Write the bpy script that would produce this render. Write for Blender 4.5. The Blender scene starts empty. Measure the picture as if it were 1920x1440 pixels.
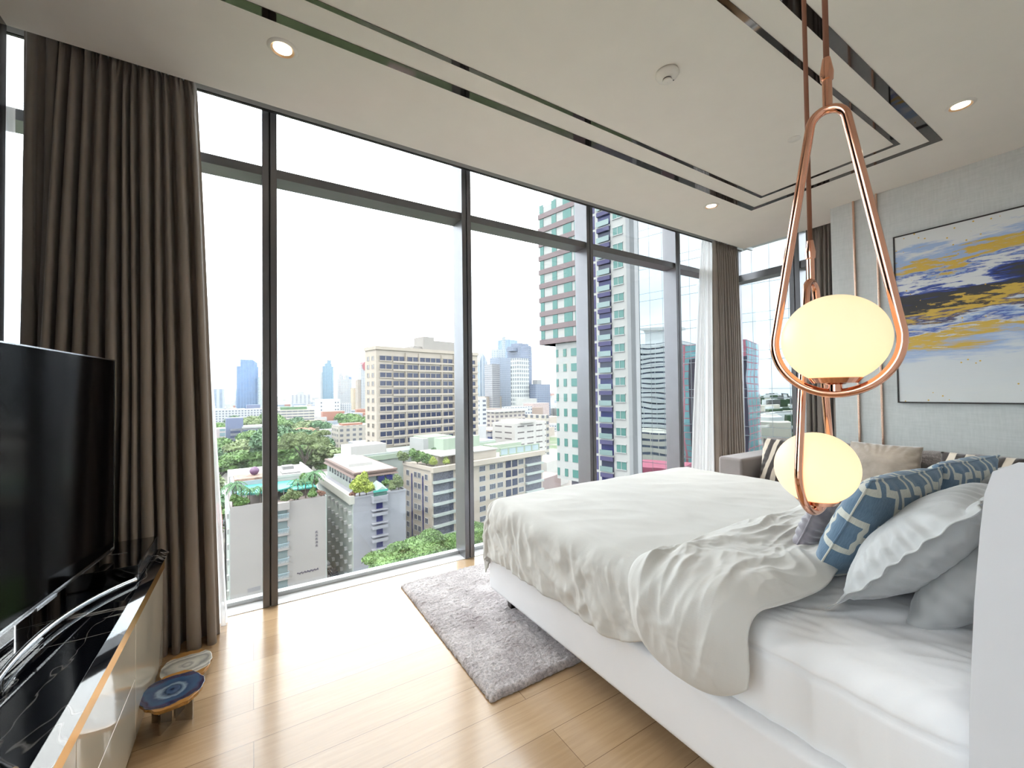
import bpy, bmesh, math, random
from mathutils import Vector, Matrix, noise
PI = math.pi
random.seed(7)
scene = bpy.context.scene
C = scene.collection

# ---------------------------------------------------------------- camera
YAW, PITCH, ROLL = math.radians(58.187), math.radians(1.023), math.radians(-0.735)
cam_d = bpy.data.cameras.new('camera'); cam = bpy.data.objects.new('camera', cam_d); C.objects.link(cam)
fw = Vector((math.cos(PITCH)*math.cos(YAW), math.cos(PITCH)*math.sin(YAW), math.sin(PITCH)))
r0 = Vector((math.sin(YAW), -math.cos(YAW), 0)); u0 = r0.cross(fw)
rt = math.cos(ROLL)*r0 + math.sin(ROLL)*u0; upv = -math.sin(ROLL)*r0 + math.cos(ROLL)*u0
M = Matrix((rt, upv, -fw)).transposed().to_4x4(); M.translation = (0, 0, 1.3)
cam.matrix_world = M
cam_d.sensor_width = 36; cam_d.lens = 782.8/1920*36; cam_d.clip_start = 0.02; cam_d.clip_end = 20000
scene.camera = cam

# ---------------------------------------------------------------- world, sun, exposure
scene.view_settings.view_transform = 'Standard'; scene.view_settings.look = 'None'
scene.view_settings.gamma = 1; scene.view_settings.use_curve_mapping = False
scene.view_settings.exposure = 0.38
w = bpy.data.worlds.new('overcast_sky'); scene.world = w; w.use_nodes = True
nt = w.node_tree; nt.nodes.clear()
def wn(t, **k):
    n = nt.nodes.new(t)
    for a, b in k.items(): setattr(n, a, b)
    return n
tc = wn('ShaderNodeTexCoord'); sp = wn('ShaderNodeSeparateXYZ'); nt.links.new(tc.outputs['Generated'], sp.inputs[0])
ns = wn('ShaderNodeTexNoise'); ns.inputs['Scale'].default_value = 3.2; ns.inputs['Detail'].default_value = 5
mpn = wn('ShaderNodeMapping'); mpn.inputs['Scale'].default_value = (1, 1, 2.5)
nt.links.new(tc.outputs['Generated'], mpn.inputs[0]); nt.links.new(mpn.outputs[0], ns.inputs['Vector'])
rp = wn('ShaderNodeValToRGB'); e = rp.color_ramp.elements
e[0].position = 0.0; e[0].color = (.80, .89, 1.0, 1); e[1].position = .5; e[1].color = (1, 1, 1, 1)
x = rp.color_ramp.elements.new(.16); x.color = (.86, .93, 1, 1)
nt.links.new(sp.outputs['Z'], rp.inputs[0])
cr = wn('ShaderNodeValToRGB'); cr.color_ramp.elements[0].position = .35; cr.color_ramp.elements[0].color = (.80, .86, .93, 1)
cr.color_ramp.elements[1].position = .6; cr.color_ramp.elements[1].color = (1.05, 1.05, 1.03, 1)
nt.links.new(ns.outputs[0], cr.inputs[0])
mm = wn('ShaderNodeMix', data_type='RGBA', blend_type='MULTIPLY'); mm.inputs[0].default_value = 1
nt.links.new(rp.outputs[0], mm.inputs[6]); nt.links.new(cr.outputs[0], mm.inputs[7])
bg = wn('ShaderNodeBackground'); bg.inputs[1].default_value = SKY = 5.4
nt.links.new(mm.outputs[2], bg.inputs[0])
wo = wn('ShaderNodeOutputWorld'); nt.links.new(bg.outputs[0], wo.inputs[0])
sd = bpy.data.lights.new('sun', 'SUN'); sd.energy = 3.0; sd.angle = math.radians(9); sd.color = (1, .95, .88)
so = bpy.data.objects.new('sun', sd); C.objects.link(so)
sh, se = math.radians(196), math.radians(66)
so.rotation_euler = (-Vector((math.cos(se)*math.cos(sh), math.cos(se)*math.sin(sh), math.sin(se)))).to_track_quat('-Z', 'Y').to_euler()

# ---------------------------------------------------------------- materials
def newmat(name):
    m = bpy.data.materials.new(name); m.use_nodes = True
    return m, m.node_tree, m.node_tree.nodes['Principled BSDF']
def nd(t, kind, **k):
    n = t.nodes.new(kind)
    for a, b in k.items(): setattr(n, a, b)
    return n
def mathn(t, op, a, b=None, c=None):
    n = t.nodes.new('ShaderNodeMath'); n.operation = op
    for i, v in enumerate((a, b, c)):
        if v is None: continue
        if isinstance(v, (int, float)): n.inputs[i].default_value = v
        else: t.links.new(v, n.inputs[i])
    return n.outputs[0]
def mixc(t, f, a, b, mode='MIX'):
    n = t.nodes.new('ShaderNodeMix'); n.data_type = 'RGBA'; n.blend_type = mode
    for i, v in ((0, f), (6, a), (7, b)):
        if isinstance(v, (int, float)): n.inputs[i].default_value = v
        elif isinstance(v, tuple): n.inputs[i].default_value = (*v[:3], 1)
        else: t.links.new(v, n.inputs[i])
    return n.outputs[2]
def objco(t, scale=(1, 1, 1), rot=(0, 0, 0)):
    a = nd(t, 'ShaderNodeTexCoord'); b = nd(t, 'ShaderNodeMapping')
    b.inputs['Scale'].default_value = scale; b.inputs['Rotation'].default_value = rot
    t.links.new(a.outputs['Object'], b.inputs[0]); return b.outputs[0]
def noi(t, co, scale=5, detail=3, rough=.5, dist=0):
    n = nd(t, 'ShaderNodeTexNoise'); n.inputs['Scale'].default_value = scale; n.inputs['Detail'].default_value = detail
    n.inputs['Roughness'].default_value = rough; n.inputs['Distortion'].default_value = dist
    t.links.new(co, n.inputs['Vector']); return n.outputs[0]
def ramp(t, f, stops):
    n = nd(t, 'ShaderNodeValToRGB'); el = n.color_ramp.elements
    while len(el) < len(stops): el.new(.5)
    for q, (p, c) in zip(el, stops):
        q.position = p; q.color = (*c, 1) if isinstance(c, tuple) else (c, c, c, 1)
    t.links.new(f, n.inputs[0]); return n.outputs[0]
def bump(t, b, h, strength=.3, dist=.01):
    n = nd(t, 'ShaderNodeBump'); n.inputs['Strength'].default_value = strength; n.inputs['Distance'].default_value = dist
    t.links.new(h, n.inputs['Height']); t.links.new(n.outputs[0], b.inputs['Normal'])
def pm(name, col, rough=.5, metal=0, var=.06, scale=6, bs=0, bscale=150, bd=.002, sheen=0, coat=0, stretch=(1, 1, 1)):
    m, t, b = newmat(name)
    b.inputs['Roughness'].default_value = rough; b.inputs['Metallic'].default_value = metal
    b.inputs['Sheen Weight'].default_value = sheen; b.inputs['Coat Weight'].default_value = coat
    b.inputs['Coat Roughness'].default_value = .04
    co = objco(t, stretch); n = noi(t, co, scale, 4)
    lo = tuple(max(0, c*(1-var)) for c in col); hi = tuple(min(1, c*(1+var)) for c in col)
    t.links.new(ramp(t, n, [(.3, lo), (.7, hi)]), b.inputs['Base Color'])
    if bs: bump(t, b, noi(t, co, bscale, 2), bs, bd)
    return m
def fabric(name, col, scale=260, rough=.9, sheen=.3, var=.08, bs=.35, slub=0):
    m, t, b = newmat(name); b.inputs['Roughness'].default_value = rough; b.inputs['Sheen Weight'].default_value = sheen
    co = objco(t)
    w1 = noi(t, objco(t, (1, 1, .06)), scale, 2); w2 = noi(t, objco(t, (.06, .06, 1)), scale, 2)
    wv = mathn(t, 'MULTIPLY', w1, w2)
    n = noi(t, co, 4, 3)
    lo = tuple(c*(1-var) for c in col); hi = tuple(min(1, c*(1+var)) for c in col)
    base = ramp(t, n, [(.3, lo), (.7, hi)])
    if slub: base = mixc(t, mathn(t, 'MULTIPLY', ramp(t, wv, [(.24, 0.0), (.36, 1.0)]), slub), base, tuple(min(1, c*2.4) for c in col))
    t.links.new(base, b.inputs['Base Color']); bump(t, b, wv, bs, .002)
    return m

# floor: oak planks running along the window wall
mfloor, t, b = newmat('oak_plank_floor')
co = objco(t); br = nd(t, 'ShaderNodeTexBrick'); br.offset = .37; br.offset_frequency = 2
for k, v in {'Scale': 1, 'Mortar Size': .0012, 'Mortar Smooth': .1, 'Bias': 0, 'Brick Width': 1.55, 'Row Height': .187}.items(): br.inputs[k].default_value = v
br.inputs['Color1'].default_value = (.60, .42, .25, 1); br.inputs['Color2'].default_value = (.47, .31, .17, 1); br.inputs['Mortar'].default_value = (.22, .13, .07, 1)
t.links.new(co, br.inputs[0])
g1 = noi(t, objco(t, (1.2, 22, 1)), 3, 6, .6, .6); g2 = noi(t, objco(t, (.8, 3, 1)), 2.2, 3)
c1 = mixc(t, .45, br.outputs[0], ramp(t, g1, [(.3, (.72, .66, .6)), (.65, (1.0, 1.0, 1.0))]), 'MULTIPLY')
c1 = mixc(t, .35, c1, ramp(t, g2, [(.35, (.80, .74, .68)), (.65, (1, 1, 1))]), 'MULTIPLY')
t.links.new(c1, b.inputs['Base Color']); b.inputs['Roughness'].default_value = .22
b.inputs['Specular IOR Level'].default_value = .6
t.links.new(mathn(t, 'ADD', mathn(t, 'MULTIPLY', g1, .10), .16), b.inputs['Roughness'])
b.inputs['Coat Weight'].default_value = .35; b.inputs['Coat Roughness'].default_value = .13
bump(t, b, br.outputs['Fac'], -.25, .002)

mceil = pm('ceiling_paint', (.78, .735, .67), .75, var=.015, bs=.05, bscale=60)
mwall, t, b = newmat('grey_fabric_wallpaper'); b.inputs['Roughness'].default_value = .75
n1 = noi(t, objco(t, (1, 1, .12)), 90, 3); n2 = noi(t, objco(t, (1, .12, 1)), 90, 3)
wv = mathn(t, 'ADD', n1, n2)
t.links.new(ramp(t, mathn(t, 'MULTIPLY', wv, .5), [(.35, (.50, .52, .505)), (.65, (.57, .585, .57))]), b.inputs['Base Color']); bump(t, b, wv, .12, .001)
mwalld = pm('pale_wall_paint', (.76, .74, .71), .7, var=.02, bs=.05)
mmull = pm('bronze_grey_aluminium', (.165, .165, .175), .36, .5, var=.04, bs=.04, bscale=400)
mmull_d = pm('black_gasket', (.02, .02, .02), .5)
mtrack = pm('pale_grey_aluminium', (.55, .57, .58), .4, .3, var=.02)
msill = pm('white_sill_stone', (.78, .79, .80), .18, var=.03, scale=20, coat=.3)
mmirror = pm('smoked_mirror', (.12, .108, .10), .035, 1, var=.02)
mcopper = pm('polished_copper', (.80, .42, .29), .09, 1, var=.03)
mcopper2 = pm('rose_gold_trim', (.78, .52, .40), .22, 1, var=.03)
mcord = pm('brown_fabric_cord', (.22, .085, .045), .75, bs=.4, bscale=900)
mcurt = fabric('taupe_curtain_cloth', (.275, .228, .192), 420, .75, .25, .05, .25)
mcurt2 = fabric('dark_taupe_curtain_cloth', (.21, .178, .152), 420, .6, .3, .05, .2)
mblackglass = pm('black_gloss_plastic', (.004, .004, .005), .04, coat=1)
mscreen = pm('black_screen_glass', (.002, .002, .0025), .10); mscreen.node_tree.nodes['Principled BSDF'].inputs['Specular IOR Level'].default_value = .05
mchrome = pm('brushed_silver', (.62, .63, .65), .2, 1, bs=.08, bscale=300)
mgold = pm('gold_anodised_strip', (.95, .52, .14), .24, 1, var=.04)
mcream = pm('cream_gloss_lacquer', (.66, .585, .47), .05, coat=.6, var=.01)
mdarkwood = pm('dark_stained_wood', (.018, .012, .012), .35, bs=.2, stretch=(1, 1, .1))
mleather = pm('white_faux_leather', (.84, .845, .865), .42, var=.015, bs=.12, bscale=500, bd=.0006)
mleather2 = pm('silver_grey_faux_leather', (.70, .71, .74), .4, var=.015, bs=.12, bscale=500, bd=.0006)
msheet = fabric('white_cotton_sheet', (.86, .86, .865), 500, .7, .25, .01, .12)
mlinen = fabric('grey_linen', (.575, .56, .525), 420, .8, .25, .03, .25)
mpill = fabric('grey_satin_cotton', (.38, .385, .38), 600, .5, .3, .02, .1)
msofa = fabric('mottled_grey_upholstery', (.175, .155, .15), 150, .9, .25, .10, .7, slub=.5)
msofa2 = fabric('plain_grey_upholstery', (.27, .235, .225), 200, .9, .3, .06, .5)
mvel = pm('taupe_velvet', (.30, .245, .195), .6, var=.28, scale=7, sheen=.8, bs=.5, bscale=30, bd=.006)
mvel2 = pm('mauve_velvet', (.20, .18, .205), .65, var=.35, scale=12, sheen=.8, bs=.7, bscale=25, bd=.008)
# sheer
msheer, t, b = newmat('white_sheer_voile'); b.inputs['Base Color'].default_value = (.85, .84, .83, 1); b.inputs['Roughness'].default_value = .9
tr = nd(t, 'ShaderNodeBsdfTransparent'); tl = nd(t, 'ShaderNodeBsdfTranslucent'); tl.inputs[0].default_value = (.85, .85, .86, 1)
m1 = nd(t, 'ShaderNodeMixShader'); m2 = nd(t, 'ShaderNodeMixShader'); m1.inputs[0].default_value = .55
t.links.new(mathn(t, 'ADD', mathn(t, 'MULTIPLY', noi(t, objco(t), 300, 1), .1), .14), m2.inputs[0])
t.links.new(b.outputs[0], m1.inputs[1]); t.links.new(tl.outputs[0], m1.inputs[2]); t.links.new(m1.outputs[0], m2.inputs[1]); t.links.new(tr.outputs[0], m2.inputs[2])
t.links.new(m2.outputs[0], t.nodes['Material Output'].inputs[0])
# window glass: thin pane, Fresnel reflection over clear transmission
mglass, t, b = newmat('window_glass'); t.nodes.remove(b)
lw = nd(t, 'ShaderNodeLayerWeight'); lw.inputs[0].default_value = .5
frs = mathn(t, 'ADD', mathn(t, 'MULTIPLY', mathn(t, 'POWER', lw.outputs['Facing'], 5), .90), .03)
tr = nd(t, 'ShaderNodeBsdfTransparent'); tr.inputs[0].default_value = (.98, .99, .985, 1)
gl = nd(t, 'ShaderNodeBsdfGlossy'); gl.inputs['Roughness'].default_value = 0; gl.inputs[0].default_value = (.9, .93, .95, 1)
mx = nd(t, 'ShaderNodeMixShader'); t.links.new(frs, mx.inputs[0]); t.links.new(tr.outputs[0], mx.inputs[1]); t.links.new(gl.outputs[0], mx.inputs[2])
t.links.new(mx.outputs[0], t.nodes['Material Output'].inputs[0])
# opal globe
mopal, t, b = newmat('opal_lamp_glass'); b.inputs['Base Color'].default_value = (.86, .80, .72, 1); b.inputs['Roughness'].default_value = .35
t.links.new(ramp(t, noi(t, objco(t), 3, 1), [(.3, (.84, .78, .70)), (.7, (.88, .82, .74))]), b.inputs['Base Color'])
tl = nd(t, 'ShaderNodeBsdfTranslucent'); tl.inputs[0].default_value = (.95, .88, .74, 1)
m1 = nd(t, 'ShaderNodeMixShader'); m1.inputs[0].default_value = .5
t.links.new(b.outputs[0], m1.inputs[1]); t.links.new(tl.outputs[0], m1.inputs[2]); t.links.new(m1.outputs[0], t.nodes['Material Output'].inputs[0])
def emis(name, col, s):
    m, t, b = newmat(name); b.inputs['Base Color'].default_value = (*col, 1)
    n = noi(t, objco(t), 4, 1); t.links.new(ramp(t, n, [(0, tuple(c*.97 for c in col)), (1, col)]), b.inputs['Emission Color'])
    b.inputs['Emission Strength'].default_value = s; return m
mbulb = emis('warm_bulb', (1, .74, .42), 4)
mdl = emis('warm_downlight_lens', (1, .84, .62), 9)
mbaffle = pm('gold_baffle', (.75, .50, .30), .3, .6)
mwhitepl = pm('white_plastic', (.72, .68, .62), .4)
# marble
mmarble, t, b = newmat('black_veined_marble'); b.inputs['Roughness'].default_value = .04; b.inputs['Coat Weight'].default_value = .5
co = objco(t, (1, 1, 1), (0, 0, .5)); d = noi(t, co, 1.6, 6, .6); v = noi(t, co, 3.3, 5, .6)
vn = mathn(t, 'ABSOLUTE', mathn(t, 'SUBTRACT', noi(t, objco(t, (.5, 2.2, 1), (0, 0, -.7)), 1.3, 5, .55, .6), .5))
vn2 = mathn(t, 'ABSOLUTE', mathn(t, 'SUBTRACT', noi(t, objco(t, (2.5, .7, 1), (0, 0, .4)), 1.6, 4, .5, .4), .5))
f1 = ramp(t, vn, [(0, .8), (.004, .5), (.008, 0.0)]); f2 = ramp(t, vn2, [(0, .4), (.0016, .2), (.003, 0.0)])
t.links.new(mixc(t, mathn(t, 'MAXIMUM', f1, f2), (.004, .005, .008), (.42, .40, .38)), b.inputs['Base Color'])
# agate
def agate(name, cols):
    m, t, b = newmat(name); b.inputs['Roughness'].default_value = .07; b.inputs['Coat Weight'].default_value = .6
    a = nd(t, 'ShaderNodeTexCoord'); ln = nd(t, 'ShaderNodeVectorMath', operation='LENGTH')
    mp = nd(t, 'ShaderNodeMapping'); mp.inputs['Scale'].default_value = (1, 1.35, 0); t.links.new(a.outputs['Object'], mp.inputs[0]); t.links.new(mp.outputs[0], ln.inputs[0])
    r = mathn(t, 'ADD', mathn(t, 'MULTIPLY', ln.outputs['Value'], 7.2), mathn(t, 'MULTIPLY', mathn(t, 'SUBTRACT', noi(t, objco(t), 9, 4), .5), .95))
    t.links.new(ramp(t, r, cols), b.inputs['Base Color']); return m
magb = agate('blue_agate', [(0, (.015, .03, .08)), (.14, (.06, .10, .18)), (.2, (.02, .045, .1)), (.33, (.22, .29, .36)), (.42, (.03, .06, .13)), (.62, (.04, .09, .17)), (.75, (.05, .03, .07)), (.88, (.02, .04, .09)), (.97, (.42, .2, .05))])
magw = agate('white_agate', [(0, (.6, .57, .5)), (.15, (.35, .34, .32)), (.22, (.6, .58, .52)), (.4, (.45, .43, .38)), (.5, (.28, .28, .27)), (.6, (.45, .43, .38)), (.72, (.7, .68, .62)), (.85, (.35, .33, .3)), (.95, (.62, .58, .5)), (1, (.4, .2, .06))])
# rug
mrug, t, b = newmat('mauve_grey_shag'); b.inputs['Roughness'].default_value = 1; b.inputs['Sheen Weight'].default_value = .5
n1 = noi(t, objco(t), 4, 6, .7); n2 = noi(t, objco(t), 75, 4, .8)
t.links.new(mixc(t, .55, ramp(t, n1, [(.32, (.46, .40, .41)), (.62, (.98, .93, .93))]), ramp(t, n2, [(.38, (.16, .12, .13)), (.58, (1, .96, .96))]), 'MULTIPLY'), b.inputs['Base Color'])
bump(t, b, n2, 1, .012)
# zebra and blue trellis
mzebra, t, b = newmat('zebra_print_hide'); b.inputs['Roughness'].default_value = .8; b.inputs['Sheen Weight'].default_value = .4
wv = nd(t, 'ShaderNodeTexWave'); wv.inputs['Scale'].default_value = 4.2; wv.inputs['Distortion'].default_value = 3.5; wv.inputs['Detail'].default_value = 3; wv.inputs['Detail Scale'].default_value = 1.2
t.links.new(objco(t, (1, .5, 0), (0, 0, .5)), wv.inputs[0])
t.links.new(ramp(t, wv.outputs['Fac'], [(.52, (.035, .026, .024)), (.62, (.62, .54, .44))]), b.inputs['Base Color']); bump(t, b, noi(t, objco(t), 300, 2), .4, .003)
mtrel, t, b = newmat('blue_trellis_print'); b.inputs['Roughness'].default_value = .85; b.inputs['Sheen Weight'].default_value = .2
tcn = nd(t, 'ShaderNodeTexCoord'); sx = nd(t, 'ShaderNodeSeparateXYZ'); t.links.new(tcn.outputs['Object'], sx.inputs[0])
U = mathn(t, 'MULTIPLY', mathn(t, 'ADD', sx.outputs[0], mathn(t, 'MULTIPLY', sx.outputs[1], .62)), 6.9)
V = mathn(t, 'MULTIPLY', mathn(t, 'SUBTRACT', sx.outputs[0], mathn(t, 'MULTIPLY', sx.outputs[1], .62)), 6.9)
def tri(v, k, a): return mathn(t, 'MULTIPLY', mathn(t, 'SUBTRACT', mathn(t, 'PINGPONG', mathn(t, 'MULTIPLY', v, k), 1), .5), a)
def band(p, q):
    s = mathn(t, 'ADD', mathn(t, 'ADD', p, tri(q, 4, .22)), .13)
    f = mathn(t, 'ABSOLUTE', mathn(t, 'SUBTRACT', mathn(t, 'FRACT', s), .5))
    return mathn(t, 'LESS_THAN', f, .092)
bn = mathn(t, 'MAXIMUM', band(U, V), band(V, U))
lin = noi(t, objco(t, (1, .1, 1)), 300, 2)
t.links.new(mixc(t, bn, ramp(t, lin, [(.3, (.085, .145, .215)), (.7, (.12, .195, .275))]), ramp(t, lin, [(.3, (.47, .47, .41)), (.7, (.56, .56, .50))])), b.inputs['Base Color'])
bump(t, b, lin, .25, .002)
# abstract painting
mpaint, t, b = newmat('abstract_paint_on_canvas'); b.inputs['Roughness'].default_value = .45
tcn = nd(t, 'ShaderNodeTexCoord'); sx = nd(t, 'ShaderNodeSeparateXYZ'); t.links.new(tcn.outputs['Object'], sx.inputs[0])
wz = noi(t, objco(t, (1, .9, 3.4)), 1.5, 7, .62, .5); wz2 = noi(t, objco(t, (1, 1.6, 13)), 1.9, 6, .65, .4)
zz = mathn(t, 'ADD', sx.outputs[2], mathn(t, 'MULTIPLY', sx.outputs[1], .10))
f = mathn(t, 'ADD', mathn(t, 'ADD', mathn(t, 'DIVIDE', zz, 1.37), mathn(t, 'MULTIPLY', mathn(t, 'SUBTRACT', wz, .5), .36)), mathn(t, 'MULTIPLY', mathn(t, 'SUBTRACT', wz2, .5), .30))
W_, PB, BL, DB, GO, DK = (.60, .61, .60), (.30, .40, .60), (.045, .09, .36), (.01, .02, .12), (.55, .36, .05), (.03, .028, .03)
colr = ramp(t, f, [(0, W_), (.22, (.56, .59, .61)), (.29, PB), (.335, GO), (.365, GO), (.375, W_), (.41, BL), (.435, PB), (.46, W_), (.485, DB), (.51, GO), (.545, GO), (.555, DK), (.615, DK), (.63, DB), (.655, BL), (.67, W_), (.71, W_), (.735, BL), (.75, PB), (.775, GO), (.81, GO), (.825, PB), (.86, PB), (.90, W_), (1, W_)][:32])
vr = nd(t, 'ShaderNodeTexVoronoi'); vr.inputs['Scale'].default_value = 22; t.links.new(tcn.outputs['Object'], vr.inputs[0])
sp1 = mathn(t, 'MULTIPLY', mathn(t, 'LESS_THAN', vr.outputs['Distance'], .12), mathn(t, 'GREATER_THAN', noi(t, objco(t), 2.6, 2), .52))
colr = mixc(t, sp1, colr, (.6, .36, .04))
t.links.new(colr, b.inputs['Base Color']); bump(t, b, wz2, .25, .004)

# ---------------------------------------------------------------- mesh helpers
class MB:
    def __init__(s): s.v = []; s.f = []; s.m = []; s.cur = 0
    def add(s, vs, fs, m=None):
        o = len(s.v); s.v += [tuple(v) for v in vs]; s.f += [tuple(i+o for i in f) for f in fs]; s.m += [s.cur if m is None else m]*len(fs); return s
    def box(s, x0, x1, y0, y1, z0, z1, m=None):
        vs = [(x, y, z) for x in (x0, x1) for y in (y0, y1) for z in (z0, z1)]
        return s.add(vs, [(0, 1, 3, 2), (4, 6, 7, 5), (0, 4, 5, 1), (2, 3, 7, 6), (0, 2, 6, 4), (1, 5, 7, 3)], m)
    def prism(s, poly, z0, z1, m=None):
        n = len(poly); vs = [(x, y, z0) for x, y in poly]+[(x, y, z1) for x, y in poly]
        return s.add(vs, [tuple(range(n-1, -1, -1)), tuple(range(n, 2*n))]+[(i, (i+1) % n, n+(i+1) % n, n+i) for i in range(n)], m)
    def tube(s, pts, r, n=12, m=None, closed=False, rs=None):
        pts = [Vector(p) for p in pts]; N = len(pts); vs = []; prev = None
        for i, p in enumerate(pts):
            if closed: tg = pts[(i+1) % N]-pts[i-1]
            else: tg = pts[min(i+1, N-1)]-pts[max(i-1, 0)]
            tg.normalize()
            if prev is None: a = tg.orthogonal().normalized()
            else:
                a = prev-tg*prev.dot(tg); a.normalize()
            prev = a; bb = tg.cross(a); rr = rs[i] if rs else r
            vs += [p+rr*(math.cos(2*PI*k/n)*a+math.sin(2*PI*k/n)*bb) for k in range(n)]
        fs = []
        for i in range(N if closed else N-1):
            j = (i+1) % N
            for k in range(n): fs.append((i*n+k, i*n+(k+1) % n, j*n+(k+1) % n, j*n+k))
        if not closed: fs += [tuple(range(n-1, -1, -1)), tuple((N-1)*n+k for k in range(n))]
        return s.add(vs, fs, m)
    def lathe(s, prof, n=32, c=(0, 0, 0), m=None, cap=True):
        vs = []; fs = []
        for r, z in prof: vs += [(c[0]+r*math.cos(2*PI*k/n), c[1]+r*math.sin(2*PI*k/n), c[2]+z) for k in range(n)]
        for i in range(len(prof)-1):
            for k in range(n): fs.append((i*n+k, i*n+(k+1) % n, (i+1)*n+(k+1) % n, (i+1)*n+k))
        if cap and prof[0][0] > .002: fs.append(tuple(range(n-1, -1, -1)))
        if cap and prof[-1][0] > .002: fs.append(tuple((len(prof)-1)*n+k for k in range(n)))
        return s.add(vs, fs, m)
    def grid(s, fn, nu, nv, m=None):
        vs = [fn(i/nu, j/nv) for j in range(nv+1) for i in range(nu+1)]; a = nu+1
        return s.add(vs, [(j*a+i, j*a+i+1, (j+1)*a+i+1, (j+1)*a+i) for j in range(nv) for i in range(nu)], m)
    def build(s, name, mats, parent=None, smooth=False, bevel=0, seg=2, solid=0, weld=False, loc=None, subsurf=0):
        me = bpy.data.meshes.new(name); me.from_pydata(s.v, [], s.f)
        for m in (mats if isinstance(mats, (list, tuple)) else [mats]): me.materials.append(m)
        me.polygons.foreach_set('material_index', s.m)
        me.polygons.foreach_set('use_smooth', [bool(smooth)]*len(s.f)); me.update()
        if weld or smooth:
            bm = bmesh.new(); bm.from_mesh(me)
            if weld: bmesh.ops.remove_doubles(bm, verts=bm.verts, dist=1e-5)
            bmesh.ops.recalc_face_normals(bm, faces=bm.faces); bm.to_mesh(me); bm.free()
        if smooth == 'angle':
            for e in me.edges: pass
            me.set_sharp_from_angle(angle=math.radians(40))
        o = bpy.data.objects.new(name, me); C.objects.link(o)
        if parent: o.parent = parent
        if loc: o.location = loc
        if solid: mo = o.modifiers.new('thickness', 'SOLIDIFY'); mo.thickness = solid; mo.offset = 0
        if bevel:
            mo = o.modifiers.new('bevel', 'BEVEL'); mo.width = bevel; mo.segments = seg; mo.limit_method = 'ANGLE'; mo.angle_limit = math.radians(40)
            me.polygons.foreach_set('use_smooth', [True]*len(me.polygons)); me.set_sharp_from_angle(angle=math.radians(40)) if not smooth else None
            mo.harden_normals = True
        if subsurf: mo = o.modifiers.new('subsurf', 'SUBSURF'); mo.levels = mo.render_levels = subsurf
        return o
def tag(o, label=None, cat=None, group=None, kind=None):
    for k, v in (('label', label), ('category', cat), ('group', group), ('kind', kind)):
        if v: o[k] = v
    return o
def empty(name, loc=(0, 0, 0), rz=0, label=None, cat=None, group=None, kind=None):
    o = bpy.data.objects.new(name, None); C.objects.link(o); o.location = loc; o.rotation_euler = (0, 0, rz); o.empty_display_size = .1
    return tag(o, label, cat, group, kind)
def kids(o): return [c for c in C.objects if c.parent == o]
def copy_tree(o, parent=None):
    c = o.copy(); C.objects.link(c); c.parent = parent
    for ch in kids(o): copy_tree(ch, c)
    return c
def struct(name, mb, mat, parent=None, **k):
    o = mb.build(name, mat, parent, **k)
    if not parent: o['kind'] = 'structure'
    return o
def N3(x, y, z=0.0): return noise.noise(Vector((x, y, z)))

# ================================================================ ROOM SHELL
ZC, YE, XE = 2.95, 2.715, 4.93           # ceiling height, ceiling edge towards the front glazing, towards the side glazing
struct('floor', MB().box(-2.2, 5.5, -3.4, 2.985, -.2, 0), mfloor)
ce = MB(); ce.box(-2.2, XE, -3.4, YE, ZC, ZC+.3)
struct('ceiling', ce, mceil)
struct('trim_1', MB().box(-2.2, 5.75, YE-.0, 3.18, 3.25, 3.45).box(XE, 5.75, -3.4, YE, 3.25, 3.45), mceil)      # top of the curtain pocket
struct('wall_right', MB().box(4.54, 4.95, -3.4, 1.695, 0, ZC+.31), mwall)
struct('wall_right.001', MB().box(4.95, 5.75, -3.4, 1.6, -.2, 3.3), mwalld)
struct('wall_back', MB().box(-2.2, 5.5, -.95, -.75, -.2, 3.3), mwalld)  # unseen wall, set close behind the camera to bounce light
struct('wall_left', MB().box(-2.2, -.925, .95, 2.715, 0, 2.95), pm('dark_navy_wall_panel', (.012, .014, .022), .2, coat=.5))
struct('wall_left.001', MB().box(-2.35, -2.2, .95, 3.3, -.2, 3.45), mwalld)
struct('trim_6', MB().box(-1.25, -.965, -.95, .95, 2.78, 3.25).box(-1.25, -.965, -.95, .95, -.2, .06), mwalld)  # head and sill of the added out-of-view window
# smoked mirror inlays in the ceiling
def inlay(n, x0, x1, y0, y1, wy, wr):
    m = MB(); z0, z1 = ZC-.003, ZC+.02; yl = y1
    m.box(x0, x1, y1-wy, y1, z0, z1); m.box(x0, x1, y0, y0+wy, z0, z1); m.box(x1-wr, x1, y0+wy, y1-wy, z0, z1); m.box(x0, x0+wr, y0+wy, y1-wy, z0, z1)
    return struct('trim_%d' % n, m, [mmirror])
inlay(2, -1.0+.1, 3.93, .82, 2.085, .052, .05)
inlay(3, -.75, 3.745, .985, 1.905, .026, .03)
# sills
struct('trim_4', MB().box(-2.2, 5.46, 2.985, 3.12, -.2, .004), msill, bevel=.003)
struct('trim_5', MB().box(5.26, 5.39, 1.6, 2.985, -.2, .004), msill, bevel=.003)

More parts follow.
